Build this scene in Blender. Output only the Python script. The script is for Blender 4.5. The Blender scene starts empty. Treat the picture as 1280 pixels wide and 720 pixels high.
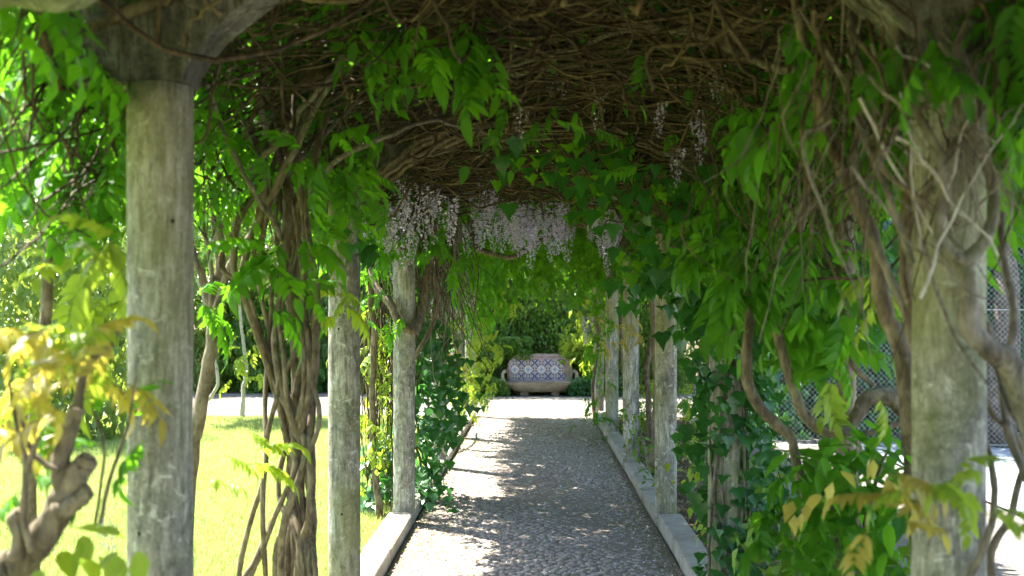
import bpy, math, random
import numpy as np
from mathutils import Vector, Matrix

random.seed(7)
rng = np.random.default_rng(11)
R = math.radians
S = bpy.context.scene
COL = S.collection

# ------------------------------------------------------------------ camera
F, VX, VY, H = 1300.0, 668.0, 392.0, 1.8       # focal length and vanishing point in photo pixels, eye height
cam_d = bpy.data.cameras.new('camera')
cam = bpy.data.objects.new('camera', cam_d); COL.objects.link(cam)
cam.location = (0, 0, H); cam.rotation_euler = (R(90), 0, 0)
cam_d.sensor_width = 36; cam_d.lens = 36 * F / 1280
cam_d.shift_x = -(VX - 640) / 1280; cam_d.shift_y = (VY - 360) / 1280
cam_d.clip_start = .05; cam_d.clip_end = 600
cam_d.dof.use_dof = True; cam_d.dof.focus_distance = 9.5; cam_d.dof.aperture_fstop = 2.8
S.camera = cam

# ------------------------------------------------------------------ sky, sun, exposure
SUN = Vector((-.62, .45, 1.15)).normalized()
w = bpy.data.worlds.new('World'); S.world = w; w.use_nodes = True
nt = w.node_tree; nt.nodes.clear()
sky = nt.nodes.new('ShaderNodeTexSky'); sky.sky_type = 'NISHITA'; sky.sun_disc = False
sky.sun_elevation = math.asin(SUN.z); sky.sun_rotation = math.atan2(SUN.x, SUN.y)
bg = nt.nodes.new('ShaderNodeBackground'); bg.inputs[1].default_value = .10
wo = nt.nodes.new('ShaderNodeOutputWorld')
nt.links.new(sky.outputs[0], bg.inputs[0]); nt.links.new(bg.outputs[0], wo.inputs[0])
sd = bpy.data.lights.new('sun', 'SUN'); sd.energy = 5.0; sd.angle = R(.53); sd.color = (1, .955, .87)
sun = bpy.data.objects.new('sun', sd); COL.objects.link(sun)
sun.rotation_mode = 'QUATERNION'; sun.rotation_quaternion = SUN.to_track_quat('Z', 'Y'); sun.location = (-20, 15, 40)
vs = S.view_settings
vs.view_transform = 'Standard'; vs.look = 'None'; vs.gamma = 1; vs.use_curve_mapping = False; vs.exposure = 2.78
S.render.engine = 'CYCLES'
cy = S.cycles
cy.max_bounces = 8; cy.diffuse_bounces = 4; cy.glossy_bounces = 2; cy.transmission_bounces = 6; cy.transparent_max_bounces = 4
cy.caustics_reflective = False; cy.caustics_refractive = False
cy.use_denoising = True; cy.sample_clamp_indirect = 6
cy.use_adaptive_sampling = True; cy.adaptive_threshold = .02

def P(px, py, Y):                                   # a photo pixel at depth Y as a point
    return np.array([(px - VX) / F * Y, Y, H + (VY - py) / F * Y])
def PXY(p): return VX + F * p[0] / p[1], VY - F * (p[2] - H) / p[1]

# ------------------------------------------------------------------ materials
def newmat(name):
    m = bpy.data.materials.new(name); m.use_nodes = True
    t = m.node_tree; t.nodes.clear()
    return m, t
class N:
    def __init__(s, t): s.t = t
    def n(s, kind, **kw):
        x = s.t.nodes.new('ShaderNode' + kind)
        for k, v in kw.items(): setattr(x, k, v)
        return x
    def l(s, a, b): s.t.links.new(a, b)
    def noise(s, vec, scale, detail=4, rough=.6, dist=0):
        x = s.n('TexNoise'); x.inputs['Scale'].default_value = scale; x.inputs['Detail'].default_value = detail
        x.inputs['Roughness'].default_value = rough; x.inputs['Distortion'].default_value = dist
        s.l(vec, x.inputs['Vector']); return x.outputs['Fac']
    def ramp(s, fac, stops):
        x = s.n('ValToRGB'); e = x.color_ramp.elements
        while len(e) < len(stops): e.new(.5)
        for i, (p, c) in enumerate(stops):
            e[i].position = p; e[i].color = (*c, 1) if len(c) == 3 else c
        s.l(fac, x.inputs[0]); return x.outputs[0]
    def mapr(s, fac, a, b, c=0, d=1):
        x = s.n('MapRange'); s.l(fac, x.inputs[0])
        for i, v in enumerate((a, b, c, d)): x.inputs[i + 1].default_value = v
        return x.outputs[0]
    def mix(s, fac, a, b, blend='MIX'):
        x = s.n('Mix', data_type='RGBA', blend_type=blend)
        for i, v in ((0, fac), (6, a), (7, b)):
            if hasattr(v, 'is_output'): s.l(v, x.inputs[i])
            elif isinstance(v, (int, float)): x.inputs[i].default_value = v
            else: x.inputs[i].default_value = (*v, 1)
        return x.outputs[2]
    def math(s, op, a, b=0, c=0):
        x = s.n('Math', operation=op)
        for i, v in enumerate((a, b, c)):
            if hasattr(v, 'is_output'): s.l(v, x.inputs[i])
            else: x.inputs[i].default_value = v
        return x.outputs[0]
    def mapping(s, vec, scale=(1, 1, 1), loc=None):
        x = s.n('Mapping'); s.l(vec, x.inputs[0]); x.inputs[3].default_value = scale
        if loc is not None: s.l(loc, x.inputs[1])
        return x.outputs[0]
    def bump(s, h, strength=.4, dist=.01):
        x = s.n('Bump'); x.inputs[0].default_value = strength; x.inputs[1].default_value = dist
        s.l(h, x.inputs['Height']); return x.outputs[0]
    def principled(s, col, rough=.8, spec=.3, normal=None):
        p = s.n('BsdfPrincipled')
        for k, v in (('Base Color', col), ('Roughness', rough)):
            if hasattr(v, 'is_output'): s.l(v, p.inputs[k])
            elif isinstance(v, (int, float)): p.inputs[k].default_value = v
            else: p.inputs[k].default_value = (*v, 1)
        p.inputs['Specular IOR Level'].default_value = spec
        if normal is not None: s.l(normal, p.inputs['Normal'])
        return p.outputs[0]
    def out(s, sh):
        o = s.n('OutputMaterial'); s.l(sh, o.inputs[0])

def objvec(g, off=7.0):
    tc = g.n('TexCoord'); oi = g.n('ObjectInfo')
    v = g.n('VectorMath', operation='MULTIPLY_ADD')
    c = g.n('CombineXYZ')
    for i in range(3): g.l(oi.outputs['Random'], c.inputs[i])
    g.l(c.outputs[0], v.inputs[0]); v.inputs[1].default_value = (off, off * 1.7, off * .6); g.l(tc.outputs['Object'], v.inputs[2])
    return v.outputs[0]

def leaf_mat(name, dark, light, trans, tw=.42, rough=.42, spec=.45):
    m, t = newmat(name); g = N(t)
    at = g.n('Attribute', attribute_name='var'); rb = g.n('Attribute', attribute_name='rib'); oi = g.n('ObjectInfo')
    v = g.math('ADD', g.math('MULTIPLY', at.outputs['Fac'], .65), g.math('MULTIPLY', oi.outputs['Random'], .35))
    base = g.mix(v, dark, light)
    geo = g.n('NewGeometry')
    blot = g.noise(geo.outputs['Position'], 45, 3)
    base = g.mix(g.mapr(blot, .3, .75, 0, .35), base, tuple(min(1, c * 1.35 + .01) for c in light))
    rib = g.mapr(rb.outputs['Fac'], 0, .16, .5, 0)
    base = g.mix(rib, base, tuple(min(1, c * 1.6 + .03) for c in light))
    tcol = g.mix(v, tuple(c * .62 for c in trans), trans)
    tcol = g.mix(rib, tcol, tuple(c * .5 for c in trans))
    p = g.principled(base, rough, spec)
    tr = g.n('BsdfTranslucent'); g.l(tcol, tr.inputs[0])
    mx = g.n('MixShader'); mx.inputs[0].default_value = tw
    g.l(p, mx.inputs[1]); g.l(tr.outputs[0], mx.inputs[2]); g.out(mx.outputs[0])
    return m

M = {}
M['wist'] = leaf_mat('wisteria_leaf', (.016, .075, .006), (.055, .17, .012), (.23, .60, .02), .45, .5, .15)
M['wist_young'] = leaf_mat('wisteria_leaf_bronze', (.17, .15, .03), (.32, .28, .06), (.72, .62, .08), .5)
M['wist_yellow'] = leaf_mat('wisteria_leaf_yellow_green', (.09, .16, .015), (.19, .28, .03), (.52, .70, .05), .46, .45, .3)
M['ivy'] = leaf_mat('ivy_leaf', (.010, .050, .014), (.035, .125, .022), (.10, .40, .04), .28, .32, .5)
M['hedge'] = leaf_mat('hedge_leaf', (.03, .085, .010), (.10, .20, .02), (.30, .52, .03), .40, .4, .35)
M['shrub'] = leaf_mat('shrub_leaf', (.06, .12, .02), (.18, .26, .05), (.46, .60, .08), .40, .36, .5)
M['tree'] = leaf_mat('tree_leaf', (.035, .10, .015), (.09, .20, .03), (.22, .45, .05), .4, .4, .4)
M['grass'] = leaf_mat('grass_blade', (.22, .29, .07), (.38, .44, .14), (.55, .66, .18), .35, .6, .2)
M['petal'] = leaf_mat('wisteria_petal', (.46, .39, .64), (.80, .74, .93), (.70, .60, .88), .35, .6, .2)
M['petal_white'] = leaf_mat('white_petal', (.75, .75, .70), (.85, .85, .82), (.8, .8, .75), .35, .6, .2)
M['litter'] = leaf_mat('fallen_leaf', (.10, .075, .035), (.36, .29, .15), (.2, .15, .06), .15, .7, .2)

def concrete(name, k, moss):
    m, t = newmat(name); g = N(t); v = objvec(g)
    st = g.noise(g.mapping(v, (1, 1, .16)), 48, 6, .75); bl = g.noise(g.mapping(v, (1, 1, .55)), 4.5, 6, .72, .5); fi = g.noise(v, 75, 5, .8); gr = g.noise(v, 13, 5, .8)
    sc = lambda c: tuple(x * k for x in c)
    c = g.ramp(st, [(.36, sc((.09, .085, .068))), (.5, sc((.24, .232, .19))), (.64, sc((.42, .405, .35)))])
    c = g.mix(g.mapr(bl, .44, .58, 0, .82), c, g.mix(g.mapr(gr, .4, .6), sc((.05, .05, .038)), sc((.20, .195, .15))))
    li = g.noise(v, 16, 7, .8, .8)
    c = g.mix(g.mapr(li, .56, .63, 0, .7), c, sc((.50, .50, .42)))
    ms = g.noise(v, 1.9, 4, .6)
    c = g.mix(g.mapr(ms, .46, .66, 0, moss), c, sc((.17, .18, .05)))
    vo = g.n('TexVoronoi'); vo.inputs['Scale'].default_value = 8; g.l(v, vo.inputs['Vector'])
    pit = g.mapr(vo.outputs['Distance'], .04, .07, 0, 1)
    c = g.mix(pit, (.02, .018, .015), c)
    c = g.mix(g.mapr(fi, .5, .68, 0, .55), c, sc((.07, .068, .055)))
    h = g.math('ADD', g.math('MULTIPLY', st, .6), g.math('MULTIPLY', fi, .4)); h = g.math('MULTIPLY', h, pit)
    g.out(g.principled(c, .9, .15, g.bump(h, .7, .008))); return m
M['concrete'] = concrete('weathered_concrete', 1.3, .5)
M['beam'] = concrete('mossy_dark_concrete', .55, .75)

m, t = newmat('kerb_concrete'); g = N(t); v = objvec(g)
b1 = g.noise(v, 5, 6, .7, .4); fi = g.noise(v, 120, 3, .6)
c = g.ramp(b1, [(.3, (.20, .17, .125)), (.5, (.35, .31, .245)), (.72, (.45, .41, .34))])
c = g.mix(g.mapr(fi, .3, .7, 0, .45), c, (.20, .19, .16))
g.out(g.principled(c, .9, .2, g.bump(g.math('ADD', fi, g.math('MULTIPLY', b1, 2)), .5, .004))); M['kerb'] = m

def bark_mat(name, a, b, cc, moss=.0):
    m, t = newmat(name); g = N(t); v = objvec(g)
    n1 = g.noise(g.mapping(v, (1, 1, .35)), 38, 5, .65, .8); n2 = g.noise(v, 6, 4, .6); n3 = g.noise(v, 140, 2)
    c = g.ramp(n1, [(.28, a), (.52, b), (.75, cc)])
    c = g.mix(g.mapr(n2, .5, .7, 0, .5), c, tuple(x * 1.3 for x in cc))
    if moss: c = g.mix(g.mapr(g.noise(v, 4.5, 4), .45, .62, 0, moss), c, (.10, .14, .03))
    g.out(g.principled(c, .85, .25, g.bump(g.math('ADD', n1, g.math('MULTIPLY', n3, .3)), .7, .006)))
    return m
M['bark'] = bark_mat('vine_bark', (.035, .027, .016), (.14, .112, .07), (.28, .235, .155))
M['bark_grey'] = bark_mat('grey_vine_bark', (.035, .03, .022), (.14, .12, .09), (.30, .265, .21), .25)
M['bark_mossy'] = bark_mat('mossy_limb_bark', (.05, .055, .03), (.14, .16, .08), (.26, .28, .17), .6)
M['twig'] = bark_mat('twig_bark', (.014, .010, .005), (.055, .04, .019), (.19, .145, .075))
M['shaded_bark'] = bark_mat('shaded_vine_bark', (.02, .015, .009), (.07, .052, .03), (.19, .15, .09))  # darker copy of the vine bark, with the roof's shade in its colour
M['pale_bark'] = bark_mat('pale_bark', (.2, .18, .15), (.42, .39, .34), (.58, .55, .5))
M['tree_bark'] = bark_mat('tree_bark', (.03, .024, .018), (.10, .08, .06), (.19, .16, .13))

m, t = newmat('soil'); g = N(t); tc = g.n('TexCoord'); v = tc.outputs['Object']
n1 = g.noise(v, 2.5, 6, .7); n2 = g.noise(v, 60, 4, .7)
c = g.ramp(n1, [(.3, (.055, .038, .024)), (.55, (.11, .078, .05)), (.75, (.17, .13, .085))])
c = g.mix(g.mapr(n2, .4, .7, 0, .5), c, (.20, .155, .10))
g.out(g.principled(c, .95, .1, g.bump(n2, .8, .02))); M['soil'] = m

m, t = newmat('lawn_ground'); g = N(t); tc = g.n('TexCoord'); v = tc.outputs['Object']
n1 = g.noise(v, 1.2, 5, .65); n2 = g.noise(v, 70, 4, .7)
c = g.ramp(n1, [(.3, (.20, .25, .07)), (.7, (.32, .36, .12))])
c = g.mix(g.mapr(n2, .35, .7, 0, .5), c, (.12, .15, .04))
g.out(g.principled(c, .9, .15, g.bump(n2, .8, .02))); M['lawn'] = m

m, t = newmat('sandy_joint'); g = N(t); tc = g.n('TexCoord'); v = tc.outputs['Object']
n1 = g.noise(v, 3, 5, .65); n2 = g.noise(v, 140, 4, .7)
c = g.ramp(n2, [(.3, (.17, .135, .105)), (.6, (.29, .24, .20)), (.8, (.40, .345, .29))])
c = g.mix(g.mapr(n1, .45, .7, 0, .5), c, (.12, .10, .075))
g.out(g.principled(c, .95, .1, g.bump(n2, .9, .01))); M['joint'] = m

m, t = newmat('limestone_cobble'); g = N(t); tc = g.n('TexCoord'); geo = g.n('NewGeometry'); at = g.n('Attribute', attribute_name='var'); oi = g.n('ObjectInfo')
n1 = g.noise(geo.outputs['Position'], 1.6, 4, .6); n2 = g.noise(geo.outputs['Position'], 90, 4, .7)
vv = g.math('FRACT', g.math('ADD', at.outputs['Fac'], oi.outputs['Random']))
c = g.ramp(vv, [(0, (.29, .235, .195)), (.45, (.41, .34, .29)), (1, (.52, .44, .38))])
c = g.mix(g.mapr(n1, .4, .7, 0, .5), c, (.23, .205, .18))
c = g.mix(g.mapr(n2, .4, .75, 0, .5), c, (.15, .135, .115))
g.out(g.principled(c, .8, .3, g.bump(n2, .5, .004))); M['cobble'] = m

m, t = newmat('pale_gravel'); g = N(t); tc = g.n('TexCoord'); v = tc.outputs['Object']
n1 = g.noise(v, 1.3, 5, .65); n2 = g.noise(v, 45, 5, .75); vo = g.n('TexVoronoi'); vo.inputs['Scale'].default_value = 16; g.l(v, vo.inputs['Vector'])
c = g.ramp(n2, [(.3, (.10, .09, .075)), (.55, (.22, .205, .18)), (.8, (.34, .32, .29))])
c = g.mix(g.mapr(n1, .42, .62, 0, .8), c, (.13, .115, .09))  # broad dark patches paint tree shade into the gravel colour
c = g.mix(g.mapr(vo.outputs['Distance'], .0, .12, .35, 0), c, (.17, .15, .11))
g.out(g.principled(c, .92, .15, g.bump(g.math('ADD', n2, vo.outputs['Distance']), .7, .015))); M['gravel'] = m

m, t = newmat('court_concrete'); g = N(t); tc = g.n('TexCoord'); v = tc.outputs['Object']
n1 = g.noise(v, .8, 5, .6); n2 = g.noise(v, 50, 3, .6)
c = g.ramp(n1, [(.3, (.30, .34, .38)), (.7, (.40, .43, .46))])
c = g.mix(g.mapr(n2, .4, .7, 0, .3), c, (.28, .30, .33))
g.out(g.principled(c, .85, .2)); M['court'] = m

m, t = newmat('galvanised_wire'); g = N(t)
p = g.n('BsdfPrincipled'); p.inputs['Base Color'].default_value = (.45, .46, .45, 1); p.inputs['Metallic'].default_value = .5; p.inputs['Roughness'].default_value = .45
g.out(p.outputs[0]); M['wire'] = m
m, t = newmat('rusty_post'); g = N(t); v = objvec(g)
c = g.ramp(g.noise(v, 25, 5, .7), [(.3, (.20, .10, .05)), (.6, (.42, .26, .14)), (.8, (.5, .42, .33))])
g.out(g.principled(c, .7, .3)); M['post'] = m

m, t = newmat('bench_stone'); g = N(t); v = objvec(g)
n1 = g.noise(v, 6, 6, .7, .5); n2 = g.noise(v, 70, 4, .7)
c = g.ramp(n1, [(.3, (.15, .12, .08)), (.5, (.28, .235, .17)), (.72, (.40, .35, .27))])
c = g.mix(g.mapr(n2, .4, .7, 0, .4), c, (.25, .20, .14))
g.out(g.principled(c, .85, .25, g.bump(n2, .5, .006))); M['bench'] = m

# ------------------------------------------------------------------ mesh helpers
class Geo:
    def __init__(s): s.V = []; s.T = []; s.Q = []; s.var = []; s.rib = []; s.n = 0
    def add(s, V, T=None, Q=None, var=0., rib=1.):
        V = np.asarray(V, float).reshape(-1, 3); k = len(V); s.V.append(V)
        if T is not None and len(T): s.T.append(np.asarray(T, int).reshape(-1, 3) + s.n)
        if Q is not None and len(Q): s.Q.append(np.asarray(Q, int).reshape(-1, 4) + s.n)
        s.var.append(np.broadcast_to(np.asarray(var, float), (k,))); s.rib.append(np.broadcast_to(np.asarray(rib, float), (k,)))
        s.n += k; return s
    def arrays(s):
        V = np.concatenate(s.V) if s.V else np.zeros((0, 3))
        T = np.concatenate(s.T) if s.T else np.zeros((0, 3), int)
        Q = np.concatenate(s.Q) if s.Q else np.zeros((0, 4), int)
        return V, T, Q, (np.concatenate(s.var) if s.V else np.zeros(0)), (np.concatenate(s.rib) if s.V else np.zeros(0))
    def mesh(s, name, mat, smooth=True, attrs=True, shift=None):
        V, T, Q, var, rib = s.arrays()
        if shift is not None: V = V - np.asarray(shift)
        me = bpy.data.meshes.new(name)
        me.vertices.add(len(V)); me.vertices.foreach_set('co', V.astype(np.float32).ravel())
        nl = T.size + Q.size; me.loops.add(nl)
        me.loops.foreach_set('vertex_index', np.concatenate([T.ravel(), Q.ravel()]).astype(np.int32))
        npoly = len(T) + len(Q); me.polygons.add(npoly)
        me.polygons.foreach_set('loop_start', np.concatenate([np.arange(len(T)) * 3, len(T) * 3 + np.arange(len(Q)) * 4]).astype(np.int32))
        me.update(calc_edges=True)
        me.polygons.foreach_set('use_smooth', np.full(npoly, smooth, bool))
        if attrs:
            a = me.attributes.new('var', 'FLOAT', 'POINT'); a.data.foreach_set('value', var.astype(np.float32))
            a = me.attributes.new('rib', 'FLOAT', 'POINT'); a.data.foreach_set('value', rib.astype(np.float32))
        me.materials.append(mat)
        me.validate(); me.update()
        return me

def link(name, me, parent=None, loc=None):
    o = bpy.data.objects.new(name, me); COL.objects.link(o)
    if parent is not None: o.parent = parent
    if loc is not None: o.location = loc
    return o
def tag(o, label=None, cat=None, group=None, kind=None):
    if label: o['label'] = label
    if cat: o['category'] = cat
    if group: o['group'] = group
    if kind: o['kind'] = kind
    return o
def thing(name, label, cat, loc=(0, 0, 0), group=None):
    o = link(name, None, None, Vector(loc)); o.empty_display_size = .2
    return tag(o, label, cat, group)

def spline(pts, n=6):
    p = np.asarray(pts, float)
    if len(p) < 3: return np.array([p[0] + (p[-1] - p[0]) * t for t in np.linspace(0, 1, n + 1)])
    q = np.vstack([2 * p[0] - p[1], p, 2 * p[-1] - p[-2]]); out = []
    for i in range(len(p) - 1):
        a, b, c, d = q[i:i + 4]
        for t in np.linspace(0, 1, n, endpoint=False):
            out.append(.5 * (2 * b + (c - a) * t + (2 * a - 5 * b + 4 * c - d) * t * t + (3 * b - a - 3 * c + d) * t ** 3))
    out.append(p[-1]); return np.array(out)

def tube(geo, pts, r, sides=6, cap=True, lump=0., var=0.):
    p = np.asarray(pts, float); n = len(p)
    r = np.interp(np.linspace(0, 1, n), np.linspace(0, 1, len(r)), r) if np.ndim(r) else np.full(n, r)
    tg = np.gradient(p, axis=0); tg /= np.linalg.norm(tg, axis=1)[:, None] + 1e-9
    u = np.cross(tg[0], [0, 0, 1.]);
    if np.linalg.norm(u) < .1: u = np.cross(tg[0], [1., 0, 0])
    u /= np.linalg.norm(u); V = []
    for i in range(n):
        u = u - tg[i] * np.dot(u, tg[i]); u /= np.linalg.norm(u) + 1e-9
        v = np.cross(tg[i], u)
        a = np.linspace(0, 2 * math.pi, sides, endpoint=False)
        rr = r[i] * (1 + (lump * rng.uniform(-1, 1, sides) if lump else 0))
        V.append(p[i] + (np.cos(a) * rr)[:, None] * u + (np.sin(a) * rr)[:, None] * v)
    V = np.concatenate(V); i = np.arange(n - 1)[:, None] * sides; j = np.arange(sides)[None]
    j2 = (j + 1) % sides
    Q = np.stack([i + j, i + j2, i + sides + j2, i + sides + j], -1).reshape(-1, 4); T = []
    if cap:
        V = np.vstack([V, p[0], p[-1]]); b = n * sides
        for k in range(sides):
            T.append((b, (k + 1) % sides, k)); T.append((b + 1, (n - 1) * sides + k, (n - 1) * sides + (k + 1) % sides))
    geo.add(V, T, Q, var)

def wob(pts, amp, n=5):
    p = spline(pts, n); k = len(p)
    nz = np.cumsum(rng.normal(0, 1, (k, 3)), 0); nz -= np.linspace(0, 1, k)[:, None] * nz[-1]
    return p + nz * amp / math.sqrt(k)

def boxgeo(geo, lo, hi, bev=.006, jit=0.):
    (x0, y0, z0), (x1, y1, z1) = lo, hi; b = bev
    def ring(x0, x1, y0, y1, z): return [(x0, y0, z), (x1, y0, z), (x1, y1, z), (x0, y1, z)]
    def oct_(x0, x1, y0, y1, z): return [(x0 + b, y0, z), (x1 - b, y0, z), (x1, y0 + b, z), (x1, y1 - b, z), (x1 - b, y1, z), (x0 + b, y1, z), (x0, y1 - b, z), (x0, y0 + b, z)]
    L = [oct_(x0 + b, x1 - b, y0 + b, y1 - b, z0), oct_(x0, x1, y0, y1, z0 + b), oct_(x0, x1, y0, y1, z1 - b), oct_(x0 + b, x1 - b, y0 + b, y1 - b, z1)]
    V = np.array(sum(L, [])); V += rng.uniform(-jit, jit, V.shape) if jit else 0
    Q = [(8 * k + i, 8 * k + (i + 1) % 8, 8 * k + 8 + (i + 1) % 8, 8 * k + 8 + i) for k in range(3) for i in range(8)]
    for base, fl in ((0, True), (24, False)):
        for q in ((0, 1, 2, 3), (0, 3, 4, 7), (7, 4, 5, 6)):
            q = [base + i for i in q]; Q.append(q[::-1] if fl else q)
    geo.add(V, None, Q)

# ------------------------------------------------------------------ leaf templates (unit length 1, base at origin, along +Y)
def leaflet(hi, wid=.38, fold=.22, curl=.25):
    if hi is None:                                  # two faces, for leaves too far or high to make out
        return np.array([(0, 0, 0), (-wid / 2, .45, fold * wid / 2 - curl * .2), (wid / 2, .45, fold * wid / 2 - curl * .2), (0, 1, -curl)]), np.array([(0, 3, 1), (0, 2, 3)]), np.array([0., 1, 1, 0])
    if hi:
        ts = [0, .14, .36, .6, .82, 1]; ws = [.03, .66, 1, .82, .4, 0]
    else:
        ts = [0, .42, 1]; ws = [.0, 1, 0]
    V = []; rib = []
    for t, w_ in zip(ts, ws):
        z = -curl * t * t; hw = w_ * wid * .5
        V += [(0, t, z), (-hw, t - .04 * w_, z + fold * hw), (hw, t - .04 * w_, z + fold * hw)]; rib += [0, 1, 1]
    T = []
    for i in range(len(ts) - 1):
        a = 3 * i; b = a + 3
        for s in (1, 2):
            m0, e0, m1, e1 = a, a + s, b, b + s
            tr = [(m0, m1, e1), (m0, e1, e0)] if s == 1 else [(m0, e1, m1), (m0, e0, e1)]
            T += tr
    V = np.array(V); rib = np.array(rib, float)
    T = [q for q in T if len({tuple(np.round(V[k], 6)) for k in q}) == 3]
    return V, np.array(T), rib

def rotm(ax, a):
    return np.array(Matrix.Rotation(a, 3, ax))
def orient(d, up=(0, 0, 1), roll=0.):                # columns: X side, Y along d, Z normal
    y = np.asarray(d, float); y = y / np.linalg.norm(y); z = np.asarray(up, float) - y * np.dot(up, y)
    if np.linalg.norm(z) < 1e-3: z = np.array([1., 0, 0]) - y * y[0]
    z /= np.linalg.norm(z); x = np.cross(y, z)
    return np.stack([x, y, z], 1) @ rotm('Y', roll)

def compound(hi, seed, pairs=5, hang=.5, wid=.40):
    q = np.random.default_rng(seed); g = Geo(); pts = []
    for t in np.linspace(0, 1, 6 if hi else 4):
        pts.append((q.uniform(-.02, .02), t * (1 - .25 * hang * t), .06 * t - .55 * hang * t * t))
    pts = np.array(pts)
    if hi: tube(g, pts, [.012, .006], 3, False, 0, .6)
    f = lambda t: np.array([np.interp(t, np.linspace(0, 1, len(pts)), pts[:, k]) for k in range(3)])
    for i in range(pairs):
        t = .2 + .7 * i / (pairs - .5)
        for s in (-1, 1):
            L = q.uniform(.30, .38) * (1.05 - .25 * abs(i / pairs - .45))
            V, T, rb = leaflet(hi, wid * q.uniform(.9, 1.15), .3, q.uniform(.15, .4))
            d = np.array([s * q.uniform(.75, 1.), q.uniform(.35, .75), -q.uniform(.2, .9) * (hang + .35)])
            O = orient(d, (0, 0, 1), q.uniform(-.5, .5))
            g.add((V * L) @ O.T + f(t), T, None, q.uniform(0, 1), rb)
    V, T, rb = leaflet(hi, wid, .3, .3)
    O = orient((q.uniform(-.2, .2), .7, -.5 - hang), (0, 0, 1), q.uniform(-.3, .3))
    g.add((V * .4) @ O.T + f(1), T, None, q.uniform(0, 1), rb)
    return g

def ivyleaf(seed):
    q = np.random.default_rng(seed); g = Geo()
    out = [(0, .02), (.22, -.10), (.40, .06), (.56, .22), (.36, .34), (.34, .50), (.20, .60), (0, 1.02), (-.20, .60), (-.34, .50), (-.36, .34), (-.56, .22), (-.40, .06), (-.22, -.10)]
    V = [(0, .30, .0)]; rib = [.0]
    for x, y in out:
        x *= q.uniform(.88, 1.12); y *= q.uniform(.92, 1.08)
        V.append((x, y, .10 * abs(x) * 2 - .22 * (y - .3) ** 2 + q.uniform(-.03, .03))); rib.append(.9)
    k = len(out); T = [(0, 1 + i, 1 + (i + 1) % k) for i in range(k)]
    g.add(V, T, None, q.uniform(0, 1), rib)
    tube(g, np.array([(0, .03, 0), (.02, -.2, -.05), (.0, -.4, -.16)]), .018, 3, False, 0, .9)
    return g

def simple(hi, seed, wid=.5):
    q = np.random.default_rng(seed); g = Geo(); V, T, rb = leaflet(hi, wid, .25, q.uniform(.1, .35))
    g.add(V, T, None, q.uniform(0, 1), rb); return g
def sprig(seed, n=6, hi=False):                      # a short twig of simple leaves
    q = np.random.default_rng(seed); g = Geo()
    if hi is not None: tube(g, np.array([(0, 0, 0), (.02, .5, .03), (0, .9, -.02)]), [.014, .006], 3, False, 0, .3)
    for i in range(n):
        a = i * 2.4 + q.uniform(-.4, .4); t = .15 + .8 * i / n; L = q.uniform(.35, .5)
        V, T, rb = leaflet(hi, q.uniform(.46, .62), .25, q.uniform(.05, .35))
        O = orient((math.cos(a), q.uniform(.4, .9), math.sin(a) * .8), (0, -.2, 1), q.uniform(-.5, .5))
        g.add((V * L) @ O.T + np.array([0, t * .9, 0]), T, None, q.uniform(0, 1), rb)
    V, T, rb = leaflet(hi, .5, .25, .2); g.add(V * .42 + np.array([0, .85, 0]), T, None, q.uniform(0, 1), rb)
    return g

def raceme(seed, n=70, dense=True):
    q = np.random.default_rng(seed); g = Geo()
    tube(g, np.array([(0, 0, 0), (.01, 0, -.5), (0, .01, -1)]), [.007, .003], 3, False)
    for i in range(n):
        t = (i + q.uniform(0, 1)) / n; rr = .15 * (1 - t) ** .7 + .025
        a = q.uniform(0, 6.28); c = np.array([math.cos(a) * rr, math.sin(a) * rr, -.04 - t * .96])
        s = .066 * (1.15 - .6 * t)
        o = orient((math.cos(a), math.sin(a), q.uniform(-.6, .1)), (0, 0, 1), q.uniform(-.6, .6))
        b = np.array([(0, -.6, .1), (-.55, .1, .5), (0, .25, .75), (.55, .1, .5), (0, .75, -.15), (-.3, .2, -.35), (.3, .2, -.35)]) * s
        g.add(b @ o.T + c, [(0, 1, 2), (0, 2, 3), (0, 5, 4), (0, 4, 6)], None, q.uniform(0, 1), 1)
    return g

TPL = {
    'wist': ([compound(True, 100 + i, 5 + i % 2, .35 + .2 * i) for i in range(4)], [compound(False, 100 + i, 5, .35 + .2 * i) for i in range(4)], .30),
    'ivy': ([ivyleaf(200 + i) for i in range(4)], None, 1.),
    'simple': ([simple(True, 300 + i, .5) for i in range(3)], [simple(False, 300 + i, .55) for i in range(3)], 1.),
    'sprig': ([sprig(400 + i, 6, True) for i in range(4)], [sprig(400 + i, 6, False) for i in range(4)], 1.),
}
FAR_WIST = [compound(None, 100 + i, 5, .35 + .2 * i) for i in range(4)]; FAR_SPRIG = [sprig(400 + i, 6, None) for i in range(4)]
MESHC = {}
def tplmesh(kind, i, mat):
    k = (kind, i, mat)
    if k not in MESHC: MESHC[k] = TPL[kind][0][i].mesh(kind + '_leaf', M[mat])
    return MESHC[k]
RAC = [raceme(500 + i, n).mesh('raceme', M['petal']) for i, n in enumerate((75, 85, 60, 40))]
RAC_SPARSE = [raceme(520 + i, n).mesh('raceme_open', M['petal']) for i, n in enumerate((22, 30))]

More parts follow.
